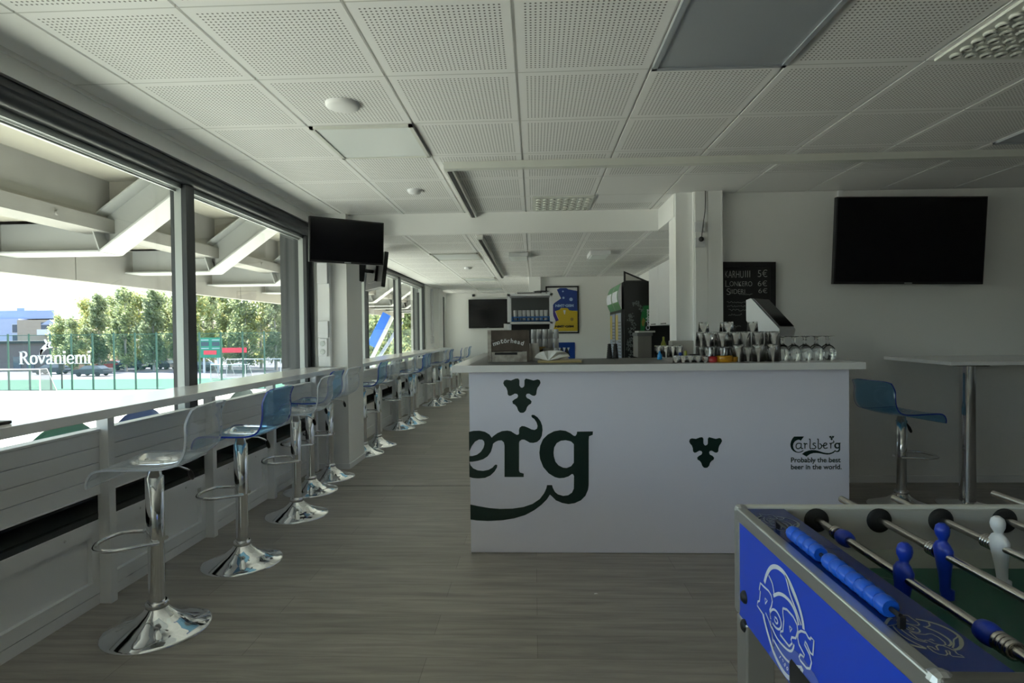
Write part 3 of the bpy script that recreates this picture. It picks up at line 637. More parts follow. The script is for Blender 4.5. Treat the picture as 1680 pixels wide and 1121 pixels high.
# blue steel strut at the end of the stand
A, B = at(608,592,Y=24), at(644,520,Y=24)
t = thing('steel_strut', 'slanting bright blue steel strut outside the far windows', 'strut', tuple(A))
d = B-A
nrm = Vector((-d.z,0,d.x)).normalized()
MB().bar(d*.28+nrm*.24, d+nrm*.24, .40, .08, up=(0,1,0)).build('blue_plate', M['strut'], t)
MB().bar((0,0,0), d, .13, .14, up=(0,1,0)).build('white_edge', M['goal'], t)
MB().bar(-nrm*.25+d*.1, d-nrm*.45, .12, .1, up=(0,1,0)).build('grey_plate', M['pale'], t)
MB().box(-.15,.15,-.15,.15,GZ-A.z,.1).build('post', M['beam'], t)
# ================================================================== BAR STOOLS
def shell(hw=.205):
    """one bent acrylic sheet: turned-down front lip, flat seat, swept-up back (front towards -X)"""
    prof = catmull([(-.18,-.08),(-.177,-.05),(-.155,-.014),(-.115,.0),(-.03,-.002),(.07,-.004),(.14,.0),(.185,.02),(.208,.065),(.214,.12),(.212,.17),(.222,.21),(.238,.25)], 3, False)
    n, k = len(prof), 9; top, bot = [], []
    for i,(x,z) in enumerate(prof):
        a = prof[max(i-1,0)]; b = prof[min(i+1,n-1)]; t = Vector((b[0]-a[0], b[1]-a[1])).normalized(); nn = Vector((-t.y,t.x))
        f = i/(n-1); w = hw*(1-.06*max(0,(f-.72))/.28-.04*max(0,.15-f)/.15)
        for j in range(k):
            s = j/(k-1)*2-1; q = Vector((x,z)); dish = .012*(1-s*s)*(1 if .2<f<.9 else .4)
            q = q-nn*dish
            if f > .8: q.y -= .012*(abs(s)**6)*((f-.8)/.2)**2
            top.append(Vector((q.x,s*w,q.y))); e = q-nn*.009; bot.append(Vector((e.x,s*w,e.y)))
    m = MB(); N = n*k; V = top+bot; F1, F2 = [], []
    for i in range(n-1):
        for j in range(k-1):
            a = i*k+j; F1 += [(a,a+1,a+k+1,a+k),(N+a+k,N+a+k+1,N+a+1,N+a)]
        F2 += [(i*k,(i+1)*k,N+(i+1)*k,N+i*k),(i*k+k-1,N+i*k+k-1,N+(i+1)*k+k-1,(i+1)*k+k-1)]
    for j in range(k-1): F2 += [(j,N+j,N+j+1,j+1),((n-1)*k+j,(n-1)*k+j+1,N+(n-1)*k+j+1,N+(n-1)*k+j)]
    m.v = [tuple(p) for p in V]
    for f in F1: m.f.append(f); m.m.append(0); m.s.append(True)
    for f in F2: m.f.append(f); m.m.append(1); m.s.append(False)
    return m
SEAT_Z = .772
def make_stool(label, blue):
    t = thing('bar_stool', label, 'bar stool', group='acrylic bar stools')
    MB().lathe([(.222,0),(.222,.006),(.214,.012),(.15,.03),(.095,.055),(.058,.085),(.043,.105)], 40).build('base', M['chrome'], t)
    MB().lathe([(.043,.1),(.047,.104),(.047,.124),(.041,.13)], 28).build('collar', M['chrome'], t)
    MB().lathe([(.033,.128),(.033,.40),(.0345,.405)], 24).build('lower_column', M['chrome'], t)
    MB().lathe([(.0375,.40),(.0375,.69),(.03,.695),(.026,.737)], 24).build('upper_column', M['chrome'], t)
    pts = [(.03,-.036,.40),(-.02,-.07,.403),(-.10,-.125,.406),(-.19,-.115,.408),(-.225,-.05,.409),(-.23,0,.409),(-.225,.05,.409),(-.19,.115,.408),(-.10,.125,.406),(-.02,.07,.403),(.03,.036,.40)]
    MB().tube(catmull(pts,4,False), .0095, 8).build('footrest', M['chrome'], t)
    MB().lathe([(.085,.737),(.085,.745),(.03,.749)], 20).box(-.09,.09,-.07,.07,.745,.751).build('seat_plate', M['silver'], t)
    lv = MB().tube([(.02,.03,.727),(.06,.1,.712),(.085,.155,.682)], .005, 6).build('lever', M['chrome'], t)
    MB().loft([[Vector((.085,.155,.682))+Vector((.007*math.cos(a)*s,.02*q,-.03*q+.007*math.sin(a)*s)) for a in [2*PI*j/8 for j in range(8)]] for q,s in ((-.2,.8),(.3,1.4),(.9,2.0),(1.5,1.6),(1.7,.6))]).build('lever_grip', M['black'], lv)
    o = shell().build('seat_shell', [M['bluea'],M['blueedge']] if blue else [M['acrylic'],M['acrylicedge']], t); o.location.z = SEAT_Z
    m = MB()
    for x in (-.05,.05):
        for y in (-.04,.04): m.lathe([(.009,0),(.007,.004),(.001,.005)], 10, (x,y,SEAT_Z-.012))
    m.build('screw_head', M['silver'], t)
    return t
def place(proto, loc, rz, label): return dup(proto, loc, math.radians(rz), label)
clear_s = make_stool('clear acrylic bar stool on chrome base, nearest to the camera', False); clear_s.location = (-1.715,2.55,0); clear_s.rotation_euler.z = math.radians(9)
blue_s = make_stool('blue acrylic bar stool right behind the nearest clear one', True); blue_s.location = (-1.715,3.32,0); blue_s.rotation_euler.z = math.radians(2)
bpy.context.view_layer.update()
for i,(x,y,a,b,l) in enumerate([
 (-1.755,4.20,5,0,'third stool of the row, clear acrylic with its back before a blue one'),
 (-1.90,4.84,3,1,'blue acrylic bar stool tucked in beside the white pillar'),
 (-1.90,5.31,0,0,'clear acrylic bar stool standing closest to the white pillar'),
 (-1.90,6.375,2,1,'first blue bar stool visible beyond the white pillar'),
 (-1.87,6.845,-3,0,'clear bar stool just behind the first blue one beyond the pillar'),
 (-1.90,8.07,4,0,'clear bar stool in front of the group of three beyond the pillar'),
 (-1.83,8.535,0,1,'blue bar stool, middle of the group of three beyond the pillar'),
 (-1.88,9.0,-4,1,'blue bar stool, rearmost of the group of three beyond the pillar'),
 (-1.861,10.67,2,0,'clear bar stool, front one of the far pair by the last window'),
 (-1.815,11.14,0,1,'blue bar stool, rear one of the far pair by the last window'),
 (-1.735,11.98,6,1,'blue bar stool, first of the last three before the far wall'),
 (-1.725,12.73,-2,0,'clear bar stool, middle of the last three before the far wall'),
 (-1.724,13.5,0,1,'last bar stool of the row, nearest the far wall')]):
    place(blue_s if b else clear_s, (x,y,0), a, l)
# the dim blue stool at the high table faces right
sr = place(blue_s, (2.715,4.42,0), 190, 'dim blue bar stool at the high table right of the counter'); sr.scale = (1.03,1.0,.925)
# ------------------------------------------------------------------ high table
t = thing('high_table', 'white high table on one thick chrome column at the right', 'table', (3.0,4.2,0))
tz = 1.075
V = [(-.40,-.62),(1.1,-.62),(1.1,.55),(-.40,.55)]
rot = Matrix.Rotation(math.radians(-6),2)
c0 = at(1560,594,Z=1.085); c1 = at(1450,585,Z=1.085)
MB().prism([(0,0),(1.25,-.02),(1.25,.95),(c1.x-c0.x,c1.y-c0.y)], lambda a,b:(c0.x-3+a,c0.y-4.2+b,1.06), lambda a,b:(c0.x-3+a,c0.y-4.2+b,1.085)).build('table_top', M['top'], t, bevel=.002)
cx = (at(1575,700,Y=4.45).x+at(1600,700,Y=4.45).x)/2-3.0
MB().lathe([(.052,.02),(.052,1.04)], 32, (cx,.25,0)).build('column', M['chrome'], t); MB().lathe([(.13,1.04),(.13,1.06)], 28, (cx,.25,0)).build('top_plate', M['iron'], t)
MB().lathe([(.2,0),(.2,.008),(.08,.02),(.055,.03)], 40, (cx,.25,0)).build('base', M['chrome'], t)
# ================================================================== BAR COUNTER
CT = 1.131; CY = 3.465
t = thing('bar_counter', 'long white bar counter with dark green lettering on its front', 'bar counter')
MB().box(-.392,1.832,CY,CY+.03,.004,1.09).build('front_panel', M['counter'], t, bevel=.0015)
MB().box(-.392,-.362,CY+.03,5.55,.004,1.09).build('side_panel', M['counter'], t); MB().box(1.802,1.832,CY+.03,4.5,.004,1.09).build('side_panel', M['counter'], t)
m = MB().prism([(-.485,3.40),(1.892,3.40),(1.892,4.55),(.95,4.55),(.95,4.2),(.25,4.2),(.25,5.58),(-.485,5.58)], lambda a,b:(a,b,1.09), lambda a,b:(a,b,CT-.001))
m.build('worktop', M['top'], t, bevel=.002)
MB().prism([(-.392,3.425),(.84,3.425),(.84,4.15),(.20,4.15),(.20,5.5),(-.392,5.5)], lambda a,b:(a,b,CT-.001), lambda a,b:(a,b,CT)).build('worktop_inlay', M['mat_'], t)
def fp(px,py): q = at(px,py,Y=CY); return (q.x,q.z)
def cr(pts, ox, oy, s): return [fp(ox+x/s, oy+y/s) for x,y in pts]
on_front = lambda a,b,w: (a, CY-.0012-w, b)
S1 = (750,590,3.397)
hop = [(262,118),(275,113),(300,117),(325,107),(340,106),(347,115),(347,145),(355,156),(362,158),(372,152),(375,143),(375,115),(383,106),(400,110),(425,117),(448,111),(460,115),(465,130),(458,145),(448,158),(443,175),(441,195),(432,203),(420,202),(400,190),(388,192),(383,202),(388,214),(405,222),(415,234),(412,246),(400,253),(390,265),(383,285),(372,296),(361,298),(350,296),(340,285),(333,265),(322,252),(310,246),(308,232),(320,222),(335,214),(340,203),(335,193),(322,190),(300,202),(290,203),(282,195),(280,175),(274,158),(262,145),(257,132)]
er = [(65.5,404),(90,398),(125,397),(155,403),(180,418),(193,436),(200,428),(225,410),(250,399),(280,396),(300,400),(318,412),(333,420),(342,418),(345,410),(344,395),(348,380),(360,371),(375,372),(395,380),(415,390),(432,393),(445,385),(448,370),(442,350),(430,332),(417,323),(413,314),(418,308),(430,310),(448,322),(465,345),(474,370),(476,395),(472,425),(462,445),(445,460),(425,465),(405,464),(390,455),(375,447),(360,447),(348,455),(345,465),(345,620),(350,630),(371,636),(371,655),(264,655),(264,480),(260,462),(248,451),(230,452),(212,460),(200,470),(196,490),(188,515),(170,540),(145,556),(115,565),(85,570),(67.5,570),(67.5,538),(85,538),(110,531),(132,515),(147,492),(152,472),(150,457),(140,447),(122,446),(100,458),(82,482),(72,505),(66.5,512)]
e2 = [(67.5,570),(75,590),(90,607),(115,618),(145,621),(175,615),(198,602),(208,590),(216,585),(224,590),(222,602),(208,625),(185,647),(155,660),(120,663),(90,661),(68.5,655)]
gg = [(655,426),(660,425),(667,414),(668,402),(757,401),(755,420),(735,428),(733,450),(733,700),(730,725),(715,760),(690,785),(655,801),(620,806),(585,800),(550,785),(530,765),(517,753),(500,780),(470,810),(430,840),(380,867),(320,885),(255,896),(170,900),(110,897),(74.5,892),(73,808),(120,818),(180,828),(240,833),(310,831),(370,822),(420,805),(460,778),(485,745),(497,718),(501,700),(529,700),(533,715),(545,738),(562,752),(590,760),(618,757),(640,742),(650,720),(651,650),(646,640),(640,638),(620,652),(595,660),(570,662),(545,656),(510,635),(480,600),(462,555),(458,520),(463,480),(478,445),(505,418),(540,400),(575,394),(605,398),(630,410),(648,424)]
gh = [(605,450),(635,457),(650,472),(650,575),(635,595),(610,605),(590,603),(565,590),(548,570),(539,540),(537,520),(541,490),(555,466),(578,453)]
put(MB(), flat([cr(hop,*S1)], .0006), on_front).build('hop_leaf_emblem', M['green'], t)
put(put(put(MB(), flat([cr(er,*S1)], .0006), on_front), flat([cr(e2,*S1)], .0006), on_front), flat([cr(gg,*S1), cr(gh,*S1)], .0006), on_front).build('lettering', M['green'], t)
# small hop leaf, and the small wordmark at the right
def hop_at(x0,y0,x1,y1): return [fp(x0+(x-257)/208*(x1-x0), y0+(y-106)/192*(y1-y0)) for x,y in hop]
put(MB(), flat([hop_at(1130.5,717.5,1184.5,768)], .0006), on_front).build('hop_leaf_emblem', M['green'], t)
S2 = (1280,705,14.0)
Cc = [(318,160),(545,158),(510,205),(470,258),(455,240),(425,232),(385,240),(335,270),(300,320),(292,370),(300,420),(325,465),(365,500),(410,515),(460,508),(505,485),(545,468),(520,500),(470,525),(410,532),(350,522),(295,490),(255,445),(235,390),(232,330),(248,265),(280,205)]
sw = [(500,562),(560,515),(640,485),(720,470),(800,474),(880,490),(960,518),(1040,536),(1120,540),(1190,522),(1240,490),(1255,465),(1265,480),(1290,492),(1320,485),(1340,460),(1345,430),(1310,440),(1265,430),(1240,395),(1240,350),(1265,315),(1300,302),(1340,305),(1385,300),(1375,335),(1375,470),(1350,510),(1305,520),(1262,505),(1220,540),(1150,568),(1080,575),(1000,566),(920,548),(840,538),(760,540),(690,560),(640,590),(605,622)]
swh = [(1310,330),(1340,345),(1342,395),(1315,410),(1285,395),(1275,365),(1288,338)]
mb = MB(); put(mb, flat([cr(Cc,*S2)], .0006), on_front); put(mb, flat([cr(sw,*S2),cr(swh,*S2)], .0006), on_front); put(mb, flat([hop_at(1360,715.3,1368.5,722.5)], .0006), on_front)
W1 = .0056
def strokes(mb, L, S, fn, w, closed=False):
    for p in L:
        ww = w
        if isinstance(p, tuple): p, ww = p
        put(mb, ribbon(cr(p,*S), ww), fn)
strokes(mb, [[(470,320),(400,318),(365,360),(370,420),(420,440),(475,400)],[(482,315),(478,400),(495,440),(525,425)],[(535,330),(562,320),(566,440)],[(566,360),(590,322),(622,335)],[(660,225),(685,232),(682,420),(715,440)],
  [(815,320),(770,312),(752,340),(800,375),(815,410),(780,440),(720,432)],[(850,225),(872,232),(872,420),(905,438),(945,405),(938,345),(900,325)],[(955,370),(1010,372),(1070,340),(1050,312),(1010,318),(990,375),(1020,432),(1090,415)],[(1130,325),(1155,320),(1160,435)],[(1160,350),(1180,310),(1215,305),(1232,280),(1215,255)]], S2, on_front, W1)
mb.build('wordmark', M['green'], t)
mb = MB()
for s,y0,y1,x0,x1 in (('Probably the best',757,771.5,1297.5,1379),('beer in the world.',764,771,1297.5,1380.5)):
    base = 760.3 if 'P' in s else 770.4
    A, B = fp(x0,base), fp(x1,base)
    V, F = text(s, B[0]-A[0], None, bold=.018, center=False)
    k = min(v.y for v in V) 
    desc = .2*.0
    # lettering height follows its width; descender of the first line hangs below its base
    off = -.0042 if 'P' in s else 0
    put(mb, (V,F), lambda a,b,w: (A[0]+a, CY-.0015, A[1]+b+off))
mb.build('slogan', M['green'], t)
# ================================================================== THINGS ON THE COUNTER
Z0 = CT+.0005
# wooden crate
t = thing('wooden_crate', 'old wooden crate with arched white lettering on the counter', 'crate', (-.165,3.75,Z0))
h = .207
for k in range(3):
    MB().box(-.112,.117,0,.014,k*.07,k*.07+.066).build('front_board', M['wood'] if k else M['woodgrey'], t, bevel=.002)
MB().box(-.136,-.112,-.004,.3,0,h).build('side_board', M['woodgrey'], t, bevel=.002); MB().box(.117,.132,.0,.3,0,h-.004).build('side_board', M['wood'], t)
MB().box(-.112,.117,.286,.3,0,h-.01).build('back_board', M['wood'], t); MB().box(-.112,.117,.014,.286,0,.012).build('bottom_board', M['wood'], t)
MB().box(-.09,.055,-.0015,.001,.047,.062).build('hand_slot', M['rubber'], t)
mb = MB(); W = 'motörhead'; n = len(W)
for i,ch in enumerate(W):
    f = (i-(n-1)/2)/(n-1); V, F = text(ch, None, (.032 if ch in 'thd' else .030 if ch=='ö' else .022)*.9, bold=.02, center=False); cw = max(v.x for v in V)
    an = -f*.6; ca, sa = math.cos(an), math.sin(an); x0 = f*.168+.0; z0 = .124-(2*f)**2*.016
    put(mb, (V,F), lambda a,b,w: (x0+(a-cw/2)*ca-b*sa, -.002, z0+(a-cw/2)*sa+b*ca))
mb.build('lettering', M['poster'], t)
# glasses
def tumbler(r=.036, h=.1, up=False):
    pr = [(.0005,0),(r*.86,0),(r*.88,.002),(r,h),(r-.0022,h),(r*.88-.003,.008),(.0005,.008)]
    if not up: pr = [(a,h-b) for a,b in pr]
    return MB().lathe(pr, 20, cap=False)
def glass(label, loc, group, r=.036, h=.1, up=False, m='tumbler', proto={}):
    k = (round(r,4),round(h,4),up,m)
    if k not in proto: proto[k] = tumbler(r,h,up).mesh('drinking_glass', M[m])
    o = bpy.data.objects.new('drinking_glass', proto[k]); C.objects.link(o); o.location = loc; o['label'] = label; o['category'] = 'glass'; o['group'] = group
    return o
rg = random.Random(5)
GR = 'upturned tumblers stacked in rows on the counter'
for i in range(6):
    for j in range(4):
        x = 1.075+i*.0785+(.012 if j%2 else 0); y = 3.62+j*.079
        if i == 0 and j == 0: continue
        top = 2 if j else (1 if i in (3,4) else 2)
        for k in range(top):
            lab = 'tumbler in the bottom layer of the upturned stacks right of the pillar base' if k==0 else 'tumbler in the second layer of the upturned stacks'
            glass(lab, (x+rg.uniform(-.004,.004), y+rg.uniform(-.003,.003), Z0+k*.0903), GR, .036, .09)
for x,y,l in ((1.086,3.78,'leftmost tumbler on the third layer, before the pillar'),(1.215,3.70,'tumbler on the third layer at the middle left of the stacks'),(1.246,3.86,'rear tumbler on the third layer before the chalkboard'),(1.395,3.78,'highest tumbler, standing before the white payment terminal')):
    glass(l, (x,y,Z0+.1806), 'tumblers on the third layer', .034, .062)
for i,(x,y) in enumerate(((1.225,3.55),(1.34,3.54),(1.43,3.55))):
    glass(['front tumbler standing alone before the stacks, left','front tumbler standing before the stacks, centre','front tumbler before the stacks, next to the wine glasses'][i], (x,y,Z0), 'single tumblers at the counter edge', .039, .105)
for i in range(9):
    x = .845+i%5*.044+(i//5)*.02; y = 3.52+(i//5)*.05
    glass('small shot glass in the low group at the front edge of the counter', (x,y,Z0), 'shot glasses at the counter edge', .02, .04)
# wine glasses, upside down
wm = MB().lathe([(.031,0),(.036,.02),(.0375,.045),(.033,.07),(.02,.086),(.006,.094),(.0042,.10),(.004,.138),(.008,.142),(.031,.146),(.031,.1475),(.0005,.1478)], 22, cap=False).mesh('wine_glass', M['tumbler'])
for i in range(5):
    for j in range(3):
        o = bpy.data.objects.new('wine_glass', wm); C.objects.link(o); o.location = (1.535+i*.07+(.02 if j==1 else 0), 3.66+j*.078, Z0)
        o['label'] = 'short-stemmed wine glass standing upside down right of the tumblers'; o['category'] = 'wine glass'; o['group'] = 'upturned wine glasses on the counter'
# bowls, lids, pens
solo(MB().lathe([(.045,0),(.05,.004),(.053,.03),(.05,.036),(.044,.03),(.04,.008),(.001,.007)], 28, cap=False), 'glass_ashtray', M['amber'], 'amber yellow glass dish before the tumblers', 'dish', loc=(1.135,3.535,Z0))
solo(MB().lathe([(.024,0),(.026,.004),(.027,.034),(.024,.034),(.022,.006),(.001,.005)], 20, cap=False), 'glass_candle_holder', M['redg'], 'small red glass holder left of the amber dish', 'candle holder', loc=(1.063,3.52,Z0))
solo(MB().lathe([(.03,0),(.033,.004),(.034,.03),(.031,.03),(.028,.006),(.001,.005)], 20, cap=False), 'glass_candle_holder', M['amber'], 'smaller amber holder right of the amber dish', 'candle holder', loc=(1.2,3.55,Z0))
solo(MB().box(-.032,.032,-.02,.02,0,.045), 'marker_tray', M['black'], 'small black tray behind the shot glasses', 'tray', loc=(.985,3.64,Z0), bevel=.004)
solo(MB().lathe([(.009,0),(.009,.06),(.006,.066),(.001,.066)], 12), 'marker_pen', M['tin'], 'stubby yellow green marker standing behind the shot glasses', 'pen', loc=(.935,3.64,Z0))
solo(MB().lathe([(.012,0),(.012,.05),(.008,.056),(.001,.056)], 12), 'marker_pen', M['navy'], 'stubby dark blue marker standing behind the shot glasses', 'pen', loc=(.905,3.645,Z0))
# cups
cm = MB().lathe([(.024,.105),(.025,.1),(.035,0),(.033,0),(.023,.1)], 22, cap=False).lathe([(.0005,.104),(.024,.104)], 22, cap=False).mesh('paper_cup', M['paper'])
for i,(x,y,k) in enumerate(((-.05,3.84,3),(.005,3.87,3))):
    for q in range(k):
        o = bpy.data.objects.new('paper_cup', cm); C.objects.link(o); o.location = (x,y,Z0+q*.006); o['group'] = 'nested paper cups on the counter'; o['category'] = 'paper cup'
        o['label'] = 'white paper cup in the upturned nest '+('beside the crate' if i==0 else 'left of the mug')
t = thing('mug', 'dark glazed mug with handle behind the paper filters', 'mug', (.095,3.95,Z0)); MB().lathe([(.03,0),(.036,.01),(.038,.085),(.034,.085),(.032,.012),(.001,.01)], 24, cap=False).build('body', M['iron'], t); MB().tube(catmull([(-.034,0,.07),(-.06,0,.062),(-.062,0,.03),(-.036,0,.02)],4,False), .006, 8).build('handle', M['black'], t)
solo(MB().lathe([(.024,0),(.033,.09),(.031,.09),(.022,.004),(.001,.004)], 22, cap=False), 'gold_cup', M['gold'], 'gold paper cup between the white cups and the mug', 'cup', loc=(.045,3.98,Z0))
t = thing('cutting_board', 'light wooden board under the paper coffee filters', 'board', (.13,3.66,Z0)); MB().box(-.11,.16,-.06,.1,0,.012).build('board', M['pine'], t, bevel=.002); MB().box(.16,.17,-.06,.1,0,.014).build('end_cap', M['iron'], t)
mb = MB(); rf = random.Random(2)
for k in range(26):
    a0 = -.55+k*.05; y = -.03+k*.0024
    V = [Vector((0,0,0))]; 
    for j in range(9):
        th = PI*(.08+.84*j/8); V.append(Vector((.085*math.cos(th)*(1+.05*rf.random()), .012*math.sin(j*2.2), .062*math.sin(th)**.8)))
    R = Matrix.Translation((-.03+k*.0022,y,.0125))
    mb.add([R@v for v in V], [(0,j,j+1) for j in range(1,9)], 0)
solo(mb, 'coffee_filter_stack', M['paper'], 'fanned stack of white paper coffee filters on the board', 'coffee filters', loc=(.115,3.66,Z0))
# glass rack tower on the counter's left leg
t = thing('glass_rack', 'tall white framed glass rack with two shelves behind the crate', 'rack', (-.03,5.2,Z0)); zt = .535
for x in (-.195,.185): 
    for y in (-.0,.30): MB().box(x-.012,x+.012,y-.012,y+.012,0,zt).build('post', M['whitepl'], t)
MB().box(-.207,.197,-.012,.312,zt-.02,zt).build('top_board', M['whitepl'], t); MB().box(-.207,.197,-.012,.312,.265,.285).build('shelf', M['silver'], t)
MB().box(-.183,.173,.29,.3,.285,zt-.02).build('back_panel', M['mat_'], t); MB().box(-.183,.173,.29,.3,0,.265).build('back_panel', M['black'], t)
MB().box(-.24,-.207,-.012,.1,.20,.27).build('side_bracket', M['silver'], t)
z = Z0+.286
t = thing('glass_crate', 'blue plastic glass crate on the upper rack shelf', 'crate', (-.03,5.24,z))
m = MB().box(-.17,.17,-.04,.2,0,.008).box(-.17,.17,-.04,-.032,0,.012).box(-.17,.17,-.04,-.032,.034,.046)
for k in range(6): x = -.17+k*.066; m.box(x,x+.01,-.04,-.032,.012,.034)
for q in ((-.17,-.162,-.032,.2),(.162,.17,-.032,.2),(-.162,.162,.192,.2)): m.box(*q,0,.046)
m.build('crate_body', M['bluetray'], t)
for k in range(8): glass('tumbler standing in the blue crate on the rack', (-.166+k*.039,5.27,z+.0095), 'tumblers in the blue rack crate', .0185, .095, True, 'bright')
for k in range(4): glass('tumbler in the rear line of the blue rack crate', (-.146+k*.078,5.35,z+.0095), 'rear tumblers in the blue rack crate', .0185, .095, True)
solo(MB().box(-.14,.18,.02,.26,0,.012).box(-.12,.1,.05,.22,.012,.02).lathe([(.06,.012),(.075,.03),(.07,.03),(.055,.014)],24,(.1,.14,0),cap=False), 'glass_tray', M['tumbler'], 'flat clear glass trays lying on top of the glass rack', 'tray', loc=(-.03,5.2,Z0+.5355))
for i in range(5):
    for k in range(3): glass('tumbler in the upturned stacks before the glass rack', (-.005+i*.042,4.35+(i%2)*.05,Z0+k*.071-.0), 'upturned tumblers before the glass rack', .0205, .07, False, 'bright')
# wall sign beyond
t = thing('wall_sign', 'square blue sign with white and black emblem low on the poster wall', 'sign', (.52,10.285,.93)); MB().box(-.195,.195,-.012,.012,-.22,.21).build('panel', M['sign'], t, bevel=.02)
tri = lambda x,s=1: [(x-.03,.10),(x+.03,.10),(x,-.02)]
put(put(put(MB(), flat([[(-.1,.12),(-.06,.12),(-.055,.02)]]), lambda a,b,w:(a,-.0135,b)), flat([[(-.02,.12),(.03,.12),(.005,.03)]]), lambda a,b,w:(a,-.0135,b)), flat([[(.06,.12),(.1,.12),(.065,.02)]]), lambda a,b,w:(a,-.0135,b)).build('white_emblem', M['print_'], t)
put(put(MB(), flat([[(-.1,-.02),(-.055,.11),(-.035,.11),(.0,-.02),(-.03,-.02),(-.045,.02),(-.06,-.02)]]), lambda a,b,w:(a,-.014,b)), flat([[(.01,-.02),(.04,.11),(.06,.11),(.105,-.02),(.07,-.02),(.055,.02),(.04,-.02)]]), lambda a,b,w:(a,-.014,b)).build('black_emblem', M['rubber'], t)
# framed shirts poster
A, B = at(895,470,Y=10.28), at(950,547,Y=10.28); px = lambda x,y: (lambda q:(q.x-A.x,q.z-B.z))(at(885+x/11.8,460+y/11.8,Y=10.28))
W, H = B.x-A.x, A.z-B.z
t = thing('framed_poster', 'black framed poster of one blue and one yellow football shirt', 'poster', (A.x,10.3,B.z))
m = MB(); f = .025
for q in ((0,f,0,H),(W-f,W,0,H),(f,W-f,0,f),(f,W-f,H-f,H)): m.box(q[0],q[1],-.03,0,q[2],q[3])
m.build('frame', M['black'], t); MB().box(f,W-f,-.014,-.004,f,H-f).build('sheet', M['poster'], t)
lay = lambda d: (lambda a,b,w: (a,-.0142-d,b))
b1 = [(330,185),(400,150),(520,150),(560,175),(750,210),(735,590),(585,590),(540,540),(420,535),(385,575),(300,600),(340,700),(375,775),(320,795),(265,660),(262,480),(290,440),(420,350)]
put(MB(), flat([[px(*p) for p in b1]]), lay(.001)).build('blue_shirt', M['pblue'], t)
y1 = [(310,595),(390,570),(425,535),(545,540),(580,585),(750,600),(740,985),(265,985),(300,850),(320,795),(375,775),(345,690)]
put(MB(), flat([[px(*p) for p in y1]]), lay(.002)).build('yellow_shirt', M['pyel'], t)
put(MB(), flat([[px(*p) for p in [(262,480),(300,600),(340,700),(375,775),(320,795),(270,690)]]]), lay(.003)).build('purple_sleeve', M['purple'], t)
put(put(MB(), flat([[px(*p) for p in [(250,170),(325,155),(415,350),(345,390)]]]), lay(.003)), flat([[px(*p) for p in [(235,230),(330,395),(285,435),(255,300)]]]), lay(.003)).build('white_sleeve', M['poster'], t)
mb = MB(); 
for (x,y,r) in ((455,215,16),(465,340,22),(612,370,34)):
    c = px(x,y); rr = r/11.8*10.28/FPX
    put(mb, flat([[(c[0]+rr*math.cos(a),c[1]+rr*math.sin(a)) for a in [k*PI/8 for k in range(16)]]]), lay(.003))
mb.build('shirt_badge', M['plbl'], t)
def ptext(s, x0,y0,x1,y1, m, nm):
    a, b = px(x0,y1), px(x1,y0); V, F = text(s, b[0]-a[0], b[1]-a[1], bold=.055, center=False); put(MB(), (V,F), lambda u,v,w:(a[0]+u,-.0182,a[1]+v)).build(nm, M[m], t)
ptext('NMT·GSM',308,462,662,520,'plbl','shirt_lettering'); ptext('NMT·GSM',305,872,662,918,'rubber','shirt_lettering')
put(MB(), flat([[(lambda c:(c[0]+.028*math.cos(a),c[1]+.03*math.sin(a)))(px(630,755)) for a in [k*PI/8 for k in range(16)]]]), lay(.0032)).build('shirt_badge', M['gold'], t)
put(MB(), flat([[px(460,580),(px(510,580)),px(495,660),px(478,660)]]), lay(.0032)).build('shirt_collar', M['poster'], t)
# ------------------------------------------------------------------ fridge
t = thing('drinks_fridge', 'tall black two-door drinks fridge with green header beyond the bar', 'fridge', (1.22,7.95,0))
MB().box(0,.62,0,1.25,.0,2.0).build('body', M['fridge'], t, bevel=.004)
for k in range(2):
    d = MB().box(-.03,0,.02+k*.61,.62+k*.61,.12,1.62).build('door', M['black'], t)
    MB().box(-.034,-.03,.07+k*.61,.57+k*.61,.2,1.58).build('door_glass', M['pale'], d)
    m = MB()
    for z in range(14): m.box(-.036,-.033,.09+k*.61,.33+k*.61,.85+z*.045,.85+z*.045+.02)
    m.build('price_strip', M['mat_'], d); MB().box(-.037,-.034,.34+k*.61,.56+k*.61,1.2,1.56).build('shelf_goods', M['shelfy'], d)
    rings = [[Vector((-.03-.055*math.sin(PI*u), .02+k*.61+.58*v, 1.62+.36*u)) for u in [q/10 for q in range(11)]] for v in (0,1)]
    mb = MB(); n = 11
    mb.add(rings[0]+rings[1], [(i,i+1,n+i+1,n+i) for i in range(n-1)], 0, True); mb.add(rings[0], [tuple(range(n))], 1); mb.add(rings[1], [tuple(range(n))[::-1]], 1)
    hd = mb.build('header_sign', [M['fgreen'],M['whitepl']], t)
    mb = MB()
    for a,b in ((.30,.72),): 
        q = [Vector((-.032-.057*math.sin(PI*u), .06+k*.61+.5*v, 1.62+.36*u)) for v in (0,1) for u in [a+(b-a)*i/6 for i in range(7)]]
        mb.add(q, [(i,i+1,7+i+1,7+i) for i in range(6)], 0, True)
    mb.build('header_label', M['print_'], hd)
MB().prism([(0,2.0),(.0,2.14),(.32,2.0)], lambda a,b:(a,.0,b), lambda a,b:(a,.02,b)).build('top_flap', M['black'], t)
put(MB(), flat([[(.025,2.01),(.025,2.105),(.24,2.01)]]), lambda a,b,w:(a,-.0008+w,b)).build('flap_label', M['cream'], t)
